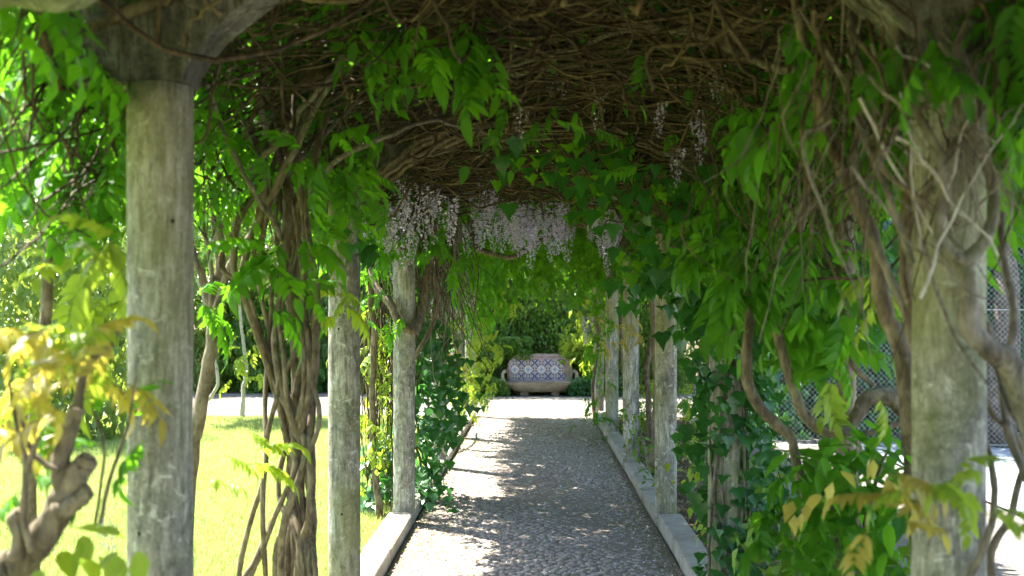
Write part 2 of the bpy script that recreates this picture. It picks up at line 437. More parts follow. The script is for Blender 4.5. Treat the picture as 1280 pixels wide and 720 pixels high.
def mats(pos, scale, tilt=.5, rz=None, pitch=None):
    """Matrices for leaves at pos: rotation about Z, pitch of the leaf's length, roll."""
    pos = np.asarray(pos, float).reshape(-1, 3); n = len(pos)
    rz = rng.uniform(0, 2 * math.pi, n) if rz is None else np.broadcast_to(rz, (n,)) + rng.normal(0, .35, n)
    pt = rng.normal(0, tilt, n) if pitch is None else pitch + rng.normal(0, tilt, n)
    rl = rng.normal(0, tilt * .7, n)
    def rot(a, i, j):
        m = np.tile(np.eye(3), (n, 1, 1)); c, s = np.cos(a), np.sin(a)
        m[:, i, i] = c; m[:, j, j] = c; m[:, i, j] = -s; m[:, j, i] = s; return m
    A = rot(rz, 0, 1) @ rot(pt, 1, 2) @ rot(rl, 2, 0)
    sc = np.broadcast_to(np.asarray(scale, float), (n,))
    out = np.tile(np.eye(4), (n, 1, 1)); out[:, :3, :3] = A * sc[:, None, None]; out[:, :3, 3] = pos
    return out

def stamp(geo, tpl, Ms):
    """Put one template's copies into geo, all at once."""
    V, T, Q, var, rib = tpl.arrays(); n = len(Ms)
    if not n: return
    W = np.einsum('nij,kj->nki', Ms[:, :3, :3], V) + Ms[:, None, :3, 3]
    off = (np.arange(n) * len(V))[:, None, None]
    Tn = (T[None] + off).reshape(-1, 3); Qn = (Q[None] + off).reshape(-1, 4)
    vr = np.clip(var[None] * .6 + rng.uniform(0, .4, n)[:, None], 0, 1).ravel()
    geo.add(W.reshape(-1, 3), Tn, Qn, vr, np.tile(rib, n))

class Plant:
    def __init__(s, name, label, cat, loc, group=None):
        s.loc = np.array(loc, float); s.root = thing(name, label, cat, loc, group); s.L = {}; s.twigs = {}
    def stem(s, pts, r, mat='bark', name='stem', amp=.02, sides=7, lump=.12, n=6):
        gg = Geo(); tube(gg, wob(pts, amp, n), r, sides, True, lump)
        o = link(name, gg.mesh(name, M[mat], True, False, s.loc), s.root); return o
    def twig(s, pts, r, mat='twig', sides=4):
        tube(s.twigs.setdefault(mat, Geo()), pts, r, sides, False)
    def leaves(s, kind, Ms, mat): s.L.setdefault((kind, mat), []).append(Ms)
    def cloud(s, kind, mat, c, rad, n, scale, tilt=.5, rz=None, pitch=None, shell=0.):
        c = np.asarray(c); d = rng.normal(0, 1, (n, 3)); d /= np.linalg.norm(d, axis=1)[:, None]
        rr = rng.uniform(shell, 1, n) ** (1 / 2.2)
        s.leaves(kind, mats(c + d * rr[:, None] * np.asarray(rad), rng.uniform(scale * .7, scale * 1.2, n), tilt, rz, pitch), mat)
    def px(s, kind, mat, spots, Y, dY, n, scale, jit=10, **kw):
        """Leaves about photo pixels spots, each at depth Y +- dY."""
        spots = np.asarray(spots, float); i = rng.integers(0, len(spots), n)
        y = Y + rng.uniform(-dY, dY, n); q = spots[i] + rng.normal(0, jit, (n, 2))
        pos = np.stack([(q[:, 0] - VX) / F * y, y, H + (VY - q[:, 1]) / F * y], 1)
        s.leaves(kind, mats(pos, rng.uniform(scale * .75, scale * 1.2, n), **kw), mat)
    def flowers(s, pts, L, sparse=False):
        for p in pts:
            o = link('flower_cluster', random.choice(RAC_SPARSE if sparse else RAC), s.root, Vector(np.asarray(p) - s.loc))
            l = L * random.uniform(.75, 1.2); o.scale = (l * random.uniform(.9, 1.2),) * 2 + (l,)
            o.rotation_euler = (random.uniform(-.15, .15), random.uniform(-.15, .15), random.uniform(0, 6))
    def finish(s, most=120, min_px=10):
        rest = {}; cand = []
        for (kind, mat), arr in s.L.items():
            A = np.concatenate(arr); unit = 1.0
            p = A[:, :3, 3]; y = np.maximum(p[:, 1], .3); size = np.linalg.norm(A[:, :3, 0], axis=1) * unit * F / y
            u = VX + F * p[:, 0] / y; v = VY - F * (p[:, 2] - H) / y
            seen = (p[:, 1] > .8) & (u > -30) & (u < 1310) & (v > -40) & (v < 750)
            key = np.where(seen & (size >= min_px), size, 0)
            for i in range(len(A)): cand.append((key[i], kind, mat, A[i], size[i]))
        cand.sort(key=lambda c: -c[0])
        for k, (key, kind, mat, A, size) in enumerate(cand):
            if k < most and key > 0:
                o = link('leaf', tplmesh(kind, random.randrange(len(TPL[kind][0])), mat), s.root)
                A = A.copy(); A[:3, 3] -= s.loc; o.matrix_basis = Matrix(A.tolist())
            else:
                rest.setdefault((kind, mat), []).append((size, A))
        for (kind, mat), items in rest.items():
            gg = Geo(); hi, lo, _ = TPL[kind]; lo = lo or hi
            A = np.array([a for _, a in items]); sz = np.array([a for a, _ in items]); pick = rng.integers(0, len(hi), len(A))
            for i in range(len(hi)):
                sel = pick == i; big = sz > 45
                stamp(gg, hi[i], A[sel & big]); stamp(gg, lo[i], A[sel & ~big])
            tag(link('foliage', gg.mesh('foliage', M[mat], True, True, s.loc), s.root), kind='stuff')
        for mat, gg in s.twigs.items():
            tag(link('twigs', gg.mesh('twigs', M[mat], True, False, s.loc), s.root), kind='stuff')
# ------------------------------------------------------------------ the setting
def sheet(name, x0, x1, y0, y1, z, mat, parent=None):
    gg = Geo(); gg.add([(x0, y0, z), (x1, y0, z), (x1, y1, z), (x0, y1, z)], None, [(0, 1, 2, 3)])
    o = link(name, gg.mesh(name, M[mat], False, False), parent)
    if parent is None: o['kind'] = 'structure'
    return o
AY = [(3.1, 2.8), (6.1, 6.12), (8.9, 8.82), (12.08, 12.0), (14.95, 14.95), (18.1, 18.1)]    # depth of the left and right pillar of each arch
PX = 1.115; PR = .0935
sheet('ground', -300, 300, -100, 500, -.03, 'soil')
sheet('lawn', -16, -1.24, -4, 18.2, .0, 'lawn')
path = sheet('path', -1.02, 1.02, -3, 18.2, .0105, 'joint')
sheet('cross_path', -22, 14, 18.204, 23.4, -.004, 'gravel')
sheet('side_path', 2.55, 4.3, -3, 18.2, .0, 'gravel')
sheet('court', 4.35, 22, -3, 18.2, .0, 'court')

# cobbles of the path: the nearest 300 in view as objects, the rest joined
def cobgeo(seed, sx=.054, sy=.054):
    q = np.random.default_rng(seed); gg = Geo(); k = 6
    a = np.sort(np.linspace(0, 6.283, k, endpoint=False) + q.uniform(-.3, .3, k))
    rr = q.uniform(.82, 1.08, k); o = np.stack([np.sign(np.cos(a)) * np.abs(np.cos(a)) ** .7 * rr * sx / 2, np.sign(np.sin(a)) * np.abs(np.sin(a)) ** .7 * rr * sy / 2], 1)
    V = [(x, y, -.01) for x, y in o] + [(x * .96, y * .96, .010) for x, y in o] + [(x * .75, y * .75, .0145 + q.uniform(-.001, .002)) for x, y in o] + [(0, 0, .0155)]
    Q = [(k * r + i, k * r + (i + 1) % k, k * r + k + (i + 1) % k, k * r + k + i) for r in (0, 1) for i in range(k)]
    T = [(2 * k + i, 2 * k + (i + 1) % k, 3 * k) for i in range(k)]
    gg.add(V, T, Q, q.uniform(0, 1)); return gg
CT = [cobgeo(600 + i) for i in range(6)]; CM = [c.mesh('cobble', M['cobble']) for c in CT]
rest = []; near = []
for iy in range(int((18.2 - 6.7) / .058)):
    y = 6.7 + iy * .058
    for ix in range(34):
        x = -.99 + (ix + .5 * (iy % 2)) * .058 + random.uniform(-.017, .017)
        if abs(x) > .99: continue
        p = (x, y + .03 * math.sin(x * 5 + y * 2) + random.uniform(-.018, .018), random.uniform(-.005, .004) + .004 * math.sin(x * 3 + y))
        (near if (y > 7.0 and len(near) < 300) else rest).append(p)
for i, p in enumerate(near):
    o = link('cobble', CM[i % 6], path, p); o.rotation_euler.z = random.uniform(0, 6)
gg = Geo(); A = mats(rest, rng.uniform(.92, 1.06, len(rest)), .03); pk = rng.integers(0, 6, len(rest))
for i in range(6): stamp(gg, CT[i], A[pk == i])
tag(link('cobbles', gg.mesh('cobbles', M['cobble'], True), path), kind='stuff')

# fallen petals and leaf scraps
gg = Geo(); n = 30000
y = rng.uniform(6.5, 19.5, n); x = np.where(rng.random(n) < .45, rng.uniform(-1, 1, n), np.sign(rng.normal(0, 1, n)) * (1.02 - np.abs(rng.normal(0, .22, n))))
x = np.where(np.abs(x) > 1.0, rng.uniform(-1, 1, n), x)
for nm, mt, fr in (('leaf_litter', 'litter', .62), ('fallen_petals', 'petal_white', .22), ('green_scraps', 'wist_yellow', .16)):
    k = int(n * fr); i = rng.choice(n, k, False); gg = Geo()
    stamp(gg, TPL['simple'][1][0], mats(np.stack([x[i], y[i], np.full(k, .021)], 1), rng.uniform(.007, .024, k) * np.where(rng.random(k) < .08, 1.8, 1), .18))
    tag(link(nm, gg.mesh(nm, M[mt])), {'leaf_litter': 'brown leaf scraps scattered over the cobbled path', 'fallen_petals': 'pale wisteria petals fallen on the cobbled path', 'green_scraps': 'yellow green leaf scraps strewn on the cobbled path'}[nm], 'litter', None, 'stuff')
gg = Geo(); n = 5000
stamp(gg, TPL['simple'][1][1], mats(np.stack([rng.uniform(1.24, 2.6, n), rng.uniform(5, 18, n), rng.uniform(-.02, .02, n)], 1), rng.uniform(.03, .08, n), .4))
tag(link('dry_leaf_mulch', gg.mesh('dry_leaf_mulch', M['litter'])), 'brown dry leaf mulch on the bed behind the right kerb', 'mulch', None, 'stuff')

# grass
n = 170000
y = 5.0 + 13.2 * rng.random(n) ** 1.15; x = -1.26 - rng.random(n) * (y * .56)
hgt = rng.uniform(.03, .075, n); a = rng.uniform(0, 6.283, n); b = rng.normal(0, .35, (n, 2)) * hgt[:, None]
wd = rng.uniform(.003, .006, n)
V = np.stack([np.stack([x - np.cos(a) * wd, y - np.sin(a) * wd, np.zeros(n)], 1), np.stack([x + np.cos(a) * wd, y + np.sin(a) * wd, np.zeros(n)], 1), np.stack([x + b[:, 0], y + b[:, 1], hgt], 1)], 1)
gg = Geo(); gg.add(V.reshape(-1, 3), np.arange(3 * n).reshape(-1, 3), None, np.repeat(rng.random(n), 3), 1)
tag(link('grass', gg.mesh('grass', M['grass'], False)), 'short sunlit grass of the lawn beside the pergola', 'grass', None, 'stuff')

# kerbs: stones between the pillars
for side, s in (('kerb_left', -1), ('kerb_right', 1)):
    k = sheet(side, s * 1.13 - .085, s * 1.13 + .085, -3, 18.2, .004, 'soil'); k['kind'] = 'structure'
    ys = [-.2] + [a[0 if s < 0 else 1] for a in AY]
    for i in range(len(ys) - 1):
        y0, y1 = ys[i] + PR + .004, ys[i + 1] - PR - .004; cuts = [y0, y0 + (y1 - y0) * random.uniform(.45, .55), y1]
        for u, v in zip(cuts[:-1], cuts[1:]):
            gg = Geo(); dx = random.uniform(-.006, .006); boxgeo(gg, (s * 1.13 - .1 + dx, u + .004, -.02), (s * 1.13 + .1 + dx, v - .004, .115 + random.uniform(-.008, .008)), .012, .003)
            link('kerb_stone', gg.mesh('kerb_stone', M['kerb'], False, False), k)

# ------------------------------------------------------------------ pergola arches
ordw = ['farthest from the tiled bench', 'fifth from the tiled bench', 'fourth from the tiled bench', 'third from the tiled bench', 'second from the tiled bench', 'nearest the tiled bench']
def pillar(geo, x, y):
    k = 20; zs = [-.02, .5, 1.0, 1.5, 2.0, 2.4, 2.475]; V = []; j = rng.uniform(-.0025, .0025, (len(zs), k))
    for i, z in enumerate(zs):
        a = np.linspace(0, 6.283, k, endpoint=False); r = PR * (1.0 if i < 6 else .985) + j[i]
        V.append(np.stack([x + np.cos(a) * r, y + np.sin(a) * r, np.full(k, z)], 1))
    V = np.concatenate(V + [np.array([[x, y, 2.475]])])
    Q = [(k * r + i, k * r + (i + 1) % k, k * r + k + (i + 1) % k, k * r + k + i) for r in range(len(zs) - 1) for i in range(k)]
    T = [(k * (len(zs) - 1) + i, k * (len(zs) - 1) + (i + 1) % k, k * len(zs)) for i in range(k)]
    geo.add(V, T, Q)
def beamgeo():
    a, b = 1.02, .45; lo = []; up = []
    n = 22
    for i in range(n + 1):
        th = math.pi - math.pi * i / n; lo.append((a * math.cos(th), 2.478 + b * math.sin(th) ** 1.35))
    lo = [(-1.47, 2.48), (-1.22, 2.476)] + lo + [(1.22, 2.476), (1.47, 2.48)]
    for x, z in lo:
        if abs(x) > 1.4: up.append((x, 2.62))
        elif abs(x) > 1.1: up.append((x * .98, 2.80))
        else: up.append((x * 1.02, 2.83 + .30 * math.sqrt(max(0, 1 - (x / 1.12) ** 2))))
    return lo, up
for i, (yl, yr) in enumerate(AY):
    ym = (yl + yr) / 2
    t = thing('pergola_arch', 'weathered concrete pergola arch on round pillars, ' + ordw[i], 'pergola arch', (0, ym, 0), 'concrete arches of the pergola')
    for s, y in ((-1, yl), (1, yr)):
        gg = Geo(); pillar(gg, 0, 0)
        link('pillar', gg.mesh('pillar', M['concrete'], True, False), t, (s * PX, y - ym, 0))
    lo, up = beamgeo(); gg = Geo(); V = []; hw = .075
    for (x0, z0), (x1, z1) in zip(lo, up):
        sk = lambda x: (yr - yl) * x / (2 * PX)
        V += [(x0, -hw + sk(x0), z0), (x0, hw + sk(x0), z0), (x1, hw + sk(x1), z1), (x1, -hw + sk(x1), z1)]
    V = np.array(V) + rng.uniform(-.003, .003, (len(V), 3)); n = len(lo)
    Q = [(4 * r + j, 4 * r + (j + 1) % 4, 4 * r + 4 + (j + 1) % 4, 4 * r + 4 + j) for r in range(n - 1) for j in range(4)] + [(0, 3, 2, 1), (4 * n - 4, 4 * n - 3, 4 * n - 2, 4 * n - 1)]
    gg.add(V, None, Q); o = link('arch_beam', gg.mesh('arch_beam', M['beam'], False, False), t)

# ------------------------------------------------------------------ canopy: leaf roof, tangle of bare stems
def roof(u, y):                                     # u in -1..1 across; the underside of the vine roof
    x = u * 1.42; z = 2.56 + .44 * np.sqrt(np.maximum(0, 1 - u * u)) ** 1.3
    return np.stack([x, y, z], -1)
gg = Geo(); n = 25000
u = rng.uniform(-1.06, 1.06, n); y = rng.uniform(-3, 18.7, n)
p = roof(np.clip(u, -1, 1), y); p[:, 0] += np.where(np.abs(u) > 1, np.sign(u) * .1, 0); p[:, 2] += .10 + .16 * np.clip((11 - y) / 3, 0, 1) * (np.abs(u) < .85) + rng.random(n) ** .8 * .42
A = mats(p, rng.uniform(.24, .36, n), .45); pk = rng.integers(0, 4, n)
for i in range(4): stamp(gg, FAR_WIST[i], A[pk == i])
tag(link('canopy_foliage', gg.mesh('canopy_foliage', M['wist'])), 'dense green wisteria leaf roof covering the pergola arches', 'foliage', None, 'stuff')
gg = Geo()
for k in range(3000):
    y0 = rng.uniform(1.2, 18.3) if k > 2000 else rng.uniform(2.2, 9.5); u0 = rng.uniform(-1, 1)
    head = rng.choice([0, math.pi]) + rng.normal(0, .6) if rng.random() < .5 else rng.uniform(0, 6.28)
    Ln = rng.uniform(.7, 2.6); m_ = 10; pts = []; u_, y_ = u0, y0; off = rng.uniform(-.14, .24)
    for j in range(m_):
        q = roof(np.array(np.clip(u_, -1, 1)), np.array(y_)); q[2] += off + .04 * math.sin(j * 1.1 + k); pts.append(q)
        head += rng.normal(0, .16); off += rng.normal(-.004, .02)
        u_ += math.cos(head) * Ln / m_ / 1.5; y_ += math.sin(head) * Ln / m_
        if abs(u_) > 1: u_ = np.clip(u_, -1, 1); off -= .06
    r = rng.choice([.0025, .0035, .005, .008], p=[.35, .35, .2, .1])
    tube(gg, np.array(pts), [r, r * .6], 4 if r > .004 else 3, False)
for k in range(420):                                # slack loops and loose hanging ends
    y0 = rng.uniform(2.4, 10); u0 = rng.uniform(-.95, .95); a = rng.uniform(0, 6.28); Ln = rng.uniform(.3, 1.3)
    p0 = roof(np.array(u0), np.array(y0)); p1 = roof(np.array(np.clip(u0 + math.cos(a) * Ln / 1.5, -1, 1)), np.array(y0 + math.sin(a) * Ln))
    sag = rng.uniform(.06, .3); md = (p0 + p1) / 2 - np.array([0, 0, sag])
    if k % 5 == 0: p1 = md + np.array([rng.normal(0, .1), rng.normal(0, .1), -rng.uniform(.02, .2)])
    rr_ = rng.choice([.0025, .004, .007, .010]); tube(gg, wob([p0 + [0, 0, .05], md * .6 + p0 * .4 - [0, 0, sag * .3], md, md * .5 + p1 * .5 - [0, 0, sag * .2], p1 + [0, 0, .02]], .03, 4), [rr_, rr_ * .7], 5, False)
tag(link('stem_tangle', gg.mesh('stem_tangle', M['twig'], True, False)), 'dense tangle of thin brown bare wisteria stems under the pergola roof', 'stems', None, 'stuff')
def L(pts, Y):                                      # photo pixels at one depth, or (px, py, depth)
    return np.array([P(q[0], q[1], q[2] if len(q) > 2 else Y) for q in pts])
G_V = 'wisteria vines climbing the pergola'

# --- twisted trunk of many strands, between the first two left pillars
b = P(372, 870, 4.75); v = Plant('wisteria_vine', 'twisted trunk of many braided brown wisteria strands rising from the lawn edge', 'vine', (b[0], 4.75, 0), G_V)
strands = [
    [(392, 1000), (385, 720), (378, 640), (352, 520), (325, 430), (300, 360), (292, 330), (300, 270), (330, 200), (345, 120)],
    [(380, 1000), (372, 720), (388, 640), (384, 560), (352, 480), (318, 400), (303, 355), (318, 290), (352, 220), (390, 120)],
    [(365, 1000), (360, 720), (366, 640), (372, 560), (385, 480), (380, 400), (372, 330), (360, 260), (352, 180), (330, 100)],
    [(372, 1000), (378, 720), (362, 620), (364, 540), (372, 470), (392, 400), (390, 330), (378, 260), (372, 190), (400, 110)],
    [(360, 1000), (350, 720), (356, 650), (376, 590), (390, 520), (386, 440), (362, 380), (340, 340), (322, 300), (330, 230), (310, 150)],
    [(375, 1000), (384, 720), (392, 650), (380, 570), (358, 500), (344, 440), (350, 380), (368, 320), (372, 240), (355, 150)],
    [(310, 1000), (300, 760), (318, 700), (345, 640), (362, 605), (376, 560), (380, 500), (372, 430), (378, 350), (366, 250)],
    [(300, 1000), (305, 760), (330, 680), (352, 622), (368, 580), (362, 520), (342, 440), (326, 370), (318, 300), (334, 210)],
    [(296, 1000), (298, 740), (312, 660), (330, 600), (336, 540), (348, 480), (344, 420), (352, 350), (345, 280), (356, 190)],
    [(392, 1000), (388, 740), (386, 660), (392, 600), (390, 530), (394, 450), (396, 360), (384, 280), (390, 200), (420, 120)],
    [(335, 1000), (338, 800), (330, 640), (334, 560), (332, 500), (338, 420), (340, 360)],
    [(385, 1000), (393, 700), (376, 610), (366, 560), (376, 500), (392, 440), (388, 380), (372, 300), (340, 240), (300, 170)],
]
strands += [[(x + rng.normal(0, 7), y) for x, y in strands[k]] for k in (0, 1, 2, 3, 4, 5, 9)]
for i, s_ in enumerate(strands):
    ph = i * 2.1; pts = [P(x, y, 4.75 + .09 * math.sin(ph + y / 70.0)) for x, y in s_]
    rr = .0165 if i < 6 else .0115
    v.stem(pts, [rr * 1.25, rr, rr, rr * .8], 'bark', amp=.008, sides=8, lump=.1)
v.stem(L([(372, 1000), (374, 720), (372, 600), (372, 480), (365, 380), (358, 300), (362, 200), (345, 90)], 4.82), [.04, .034, .03, .03, .03], 'bark', amp=.01, sides=10)
for q in ([(350, 300, 4.8), (300, 200, 4.4), (260, 90, 4.0), (200, -20, 3.6)], [(370, 260, 4.8), (430, 190, 4.6), (520, 150, 4.6), (600, 160, 4.8)], [(340, 240, 4.8), (420, 90, 4.3), (520, 20, 4.0), (640, -30, 3.9)],
          [(372, 200, 4.8), (420, 150, 5.4), (470, 190, 6.0), (560, 190, 6.3), (606, 165, 6.4)], [(320, 210, 4.7), (380, 140, 4.4), (440, 75, 4.2), (520, 40, 4.1)], [(330, 190, 4.8), (290, 130, 5.0), (300, 60, 4.8), (360, 0, 4.6)],
          [(345, 200, 4.8), (400, 170, 4.9), (460, 120, 4.9), (560, 90, 4.7), (640, 100, 4.6)], [(360, 220, 4.8), (330, 120, 4.5), (380, 40, 4.3), (470, 10, 4.2)]):
    v.stem(L(q, 4.8), [.016, .011, .006], 'bark_grey', amp=.03, sides=6)
for k in range(7):
    dy = rng.uniform(-8, 12); v.stem(L([(455, 240 + dy, 5.92), (500, 200 + dy, 5.92), (570, 166 + dy, 5.92), (660, 154 + dy, 5.92), (760, 162 + dy, 5.9), (830 + 10 * k, 190 + dy, 5.9)], 5.9), [.012, .016, .01, .006], 'bark', amp=.05, sides=6)
v.px('wist', 'wist', [(340, 330), (335, 370), (350, 300), (320, 320)], 4.5, .15, 9, .25, 14, pitch=-.4, tilt=.3)
v.px('wist', 'wist', [(400, 290), (405, 330), (398, 360), (380, 300)], 4.55, .2, 9, .22, 14, pitch=-.3, tilt=.3)
v.px('wist', 'wist', [(430, 140), (440, 180), (460, 210), (400, 190), (350, 220), (470, 160), (420, 230)], 4.6, .6, 24, .22, 22, pitch=-.3, tilt=.4)
v.px('wist', 'wist', [(280, 320), (410, 210), (440, 240), (395, 230)], 4.9, .4, 9, .22, 18, pitch=-.3, tilt=.4)
v.px('wist', 'wist_yellow', [(265, 580), (300, 575), (325, 560)], 4.3, .1, 5, .22, 12, pitch=-.1, tilt=.3, rz=-1.5)
v.px('wist', 'wist_yellow', [(425, 375), (440, 372), (400, 385)], 5.4, .1, 5, .22, 8, pitch=-.1, tilt=.25)
v.px('wist', 'wist', [(520, 40), (540, 90), (590, 60), (600, 95), (480, 20), (560, 20), (500, 70), (575, 30)], 4.0, .35, 26, .24, 18, pitch=-.35, tilt=.35)
v.px('wist', 'wist', [(430, 10), (470, 60), (380, 60), (300, 30), (620, 10)], 4.2, .5, 22, .23, 26, pitch=-.3, tilt=.4)
v.flowers([P(x, y, 4.9) for x, y in ((437, 78), (425, 95), (480, 25))], .16, True)
v.flowers([P(x, y, 5.2) for x, y in ((690, 66), (700, 62), (683, 78), (652, 118), (752, 115))], .22, True)
v.finish(170)

# --- forked bare vine behind the first left pillar
b = P(236, 900, 5.6); v = Plant('wisteria_vine', 'bare forked brown vine stem standing just behind a mottled pillar', 'vine', (b[0], 5.6, 0), G_V)
v.stem(L([(222, 800), (236, 600), (252, 490), (262, 440), (268, 390), (276, 330), (270, 270), (262, 230), (240, 150), (250, 60)], 5.6), [.045, .036, .03, .03, .025], 'bark', amp=.02, sides=9)
v.stem(L([(266, 395), (254, 345), (243, 305), (235, 250), (250, 160)], 5.62), [.022, .02, .015], 'bark')
v.stem(L([(264, 385), (262, 330), (250, 270), (252, 220)], 5.55), [.014, .012, .01], 'bark')
v.stem(L([(270, 390), (285, 342), (312, 300), (332, 270), (336, 240), (322, 190), (300, 140)], 5.5), [.022, .02, .017, .015], 'bark', amp=.015)
v.stem(L([(290, 330), (282, 280), (296, 250), (292, 200)], 5.5), [.012, .01, .009], 'bark')
v.px('wist', 'wist', [(250, 390), (262, 400), (270, 385), (250, 375)], 5.2, .1, 6, .2, 7, pitch=-.3, tilt=.4)
v.px('wist', 'wist', [(270, 170), (255, 200), (260, 140)], 5.6, .4, 8, .24, 18, pitch=-.3, tilt=.4)
v.finish(60)

# --- pruned stump with bronze shoots at the lawn edge before the first left pillar
b = P(30, 1200, 2.45); v = Plant('wisteria_vine', 'thick pruned grey vine limb with bronze yellow young leaves over the lawn', 'vine', (b[0], 2.45, 0), G_V)
v.stem(L([(-60, 1330), (-40, 900), (-10, 740), (30, 700), (60, 655), (85, 615), (100, 588), (108, 578)], 2.45), [.06, .055, .04, .034, .028, .024], 'bark', amp=.012, sides=14, lump=.10, n=9)
v.stem(L([(72, 640), (88, 632), (104, 622), (112, 612)], 2.43), [.024, .02, .017], 'bark', amp=.004, sides=10)
v.stem(L([(80, 620), (74, 580), (86, 540), (98, 510)], 2.45), [.022, .02, .016], 'bark', amp=.004, sides=10)
v.stem(L([(20, 700), (26, 670), (18, 650), (26, 640)], 2.42), [.018, .018, .015], 'bark', amp=.003, sides=9)
v.stem(L([(40, 690), (30, 640), (32, 580), (22, 540), (12, 480)], 2.4), [.009, .007, .004], 'bark', amp=.004)
v.stem(L([(32, 590), (42, 560), (50, 530)], 2.4), [.008, .007], 'bark', amp=.002)
v.stem(L([(74, 590), (50, 575), (38, 560), (26, 520)], 2.42), [.008, .007, .005], 'bark', amp=.003)
v.stem(L([(125, 660), (135, 610), (148, 570), (160, 530), (170, 470)], 2.6), [.006, .005, .003], 'bark', amp=.003)
v.stem(L([(118, 655), (126, 600), (130, 560), (120, 520)], 2.6), [.004, .004, .003], 'bark', amp=.003)
v.stem(L([(98, 510), (110, 460), (140, 430), (150, 400)], 2.5), [.012, .008, .005], 'bark', amp=.004)
v.px('wist', 'wist_young', [(30, 430), (60, 440), (90, 450), (20, 470), (110, 430), (140, 445), (50, 480), (80, 490), (20, 510), (130, 470), (60, 410)], 2.45, .3, 22, .17, 22, pitch=-.2, tilt=.45)
v.px('wist', 'wist_yellow', [(20, 440), (150, 500), (130, 420), (100, 395), (60, 520), (150, 460), (15, 400), (100, 340), (140, 330), (40, 460), (90, 420)], 2.6, .3, 20, .17, 18, pitch=-.2, tilt=.45)
v.px('wist', 'wist', [(60, 545), (110, 545), (40, 560), (165, 555), (20, 590)], 2.7, .2, 8, .17, 16, pitch=.1, tilt=.5)
v.px('simple', 'wist_yellow', [(80, 690), (105, 700), (95, 670), (140, 690), (70, 715)], 2.4, .06, 9, .09, 10, pitch=-.9, tilt=.4)
v.px('simple', 'wist_yellow', [(95, 660), (150, 690), (60, 725), (170, 700)], 2.4, .06, 6, .1, 10, pitch=-.8, tilt=.4)
v.flowers([P(140, 650, 2.45), P(130, 655, 2.46)], .13, True)
v.finish(110)

# --- leaf curtain hanging from the roof's outer edge above the lawn
b = P(60, 100, 3.7); v = Plant('wisteria_vine', 'leafy green wisteria curtain hanging from roof edge over the sunlit lawn', 'vine', (-1.75, 3.7, 0), G_V)
v.stem([(-1.75, 3.7, 0), (-1.78, 3.75, 1.0), (-1.7, 3.7, 1.9), (-1.5, 3.6, 2.6), (-1.1, 3.3, 2.85)], [.025, .02, .012], 'bark', amp=.05)
v.px('wist', 'wist', [(x, y) for x in range(0, 165, 20) for y in (115, 135, 160, 185, 205, 60, 85)], 3.9, .6, 110, .26, 14, pitch=-.35, tilt=.4)
v.px('wist', 'wist', [(100, 245), (120, 255), (70, 225), (140, 240), (10, 210), (40, 225)], 3.7, .3, 16, .22, 12, pitch=-.4, tilt=.4)
v.px('wist', 'wist_yellow', [(110, 330), (150, 345), (130, 360), (95, 350), (140, 395), (120, 300)], 3.6, .3, 14, .22, 12, pitch=-.3, tilt=.4)
v.stem(L([(150, 235, 3.7), (140, 300, 3.65), (120, 340, 3.6), (100, 420, 3.6)], 3.6), [.004, .003], 'bark', amp=.02)
for i in range(10):
    x = rng.uniform(-20, 170); y = rng.uniform(40, 110); q = [(x, y), (x + rng.uniform(-40, 40), y + 60), (x + rng.uniform(-60, 60), y + rng.uniform(90, 170))]
    v.twig(spline(L(q, rng.uniform(3.2, 4.4))), [.004, .002])
v.flowers([P(x, y, 4.2) for x, y in ((60, 40), (130, 45), (75, 125), (22, 30))], .15, True)
v.finish(110)
v = Plant('vine_limb', 'thick mossy green vine limb crossing above the first arch shoulder', 'vine', (-1.9, 2.4, 0), G_V)
v.stem([(-1.95, 2.35, 0), (-1.95, 2.3, 1.2), (-1.9, 2.3, 2.1), P(-120, 12, 2.3), P(0, -18, 2.3), P(70, -14, 2.3), P(112, -30, 2.32), P(150, -80, 2.4)], [.05, .05, .055, .05, .05, .05, .04], 'bark_mossy', amp=.006, sides=12, lump=.05)
v.finish()

# --- vines wound about the first right pillar
c = np.array([PX, 2.8]); v = Plant('wisteria_vine', 'gnarled grey vine wound round the pillar on the fence side', 'vine', (1.32, 2.75, 0), G_V)
def helix(r0, z0, z1, turns, ph, yo=0, n=16):
    return [(c[0] + math.cos(ph + turns * 6.283 * t) * r0, c[1] + math.sin(ph + turns * 6.283 * t) * r0 + yo, z0 + (z1 - z0) * t) for t in np.linspace(0, 1, n)]
v.stem([(1.34, 2.74, 0), (1.36, 2.7, .7), (1.34, 2.66, 1.25)] + list(L([(1268, 470, 2.62), (1240, 440, 2.6), (1217, 415, 2.6), (1214, 370, 2.6), (1212, 330, 2.6), (1236, 300, 2.62), (1246, 250, 2.66), (1232, 190, 2.68), (1210, 150, 2.65), (1195, 90, 2.62), (1215, 20, 2.7), (1230, -60, 2.9)], 2.6)), [.045, .036, .028, .024, .016, .014, .013, .011], 'bark_grey', amp=.008, sides=10, lump=.12)
v.stem(L([(1212, 330, 2.6), (1190, 318, 2.6), (1172, 290, 2.6), (1178, 240, 2.6), (1172, 190, 2.62), (1140, 130, 2.66), (1120, 40, 2.8), (1090, -40, 3.0)], 2.6), [.018, .014, .012, .012], 'bark_grey', amp=.006, sides=8)
v.stem(L([(1142, 545, 2.95), (1130, 450, 3.0), (1105, 370, 3.0), (1090, 290, 3.0), (1060, 230, 3.0), (1030, 150, 3.1), (1010, 60, 3.1), (985, -30, 3.2)], 3), [.03, .025, .022, .02, .016, .012], 'bark', amp=.012, sides=8)
v.stem(L([(1145, 420, 2.9), (1110, 350, 2.95), (1075, 260, 2.95), (1064, 200, 3.0), (1080, 120, 3.0), (1060, 40, 3.05), (1075, -40, 3.2)], 3), [.013, .012, .012, .01], 'bark_grey', amp=.01)
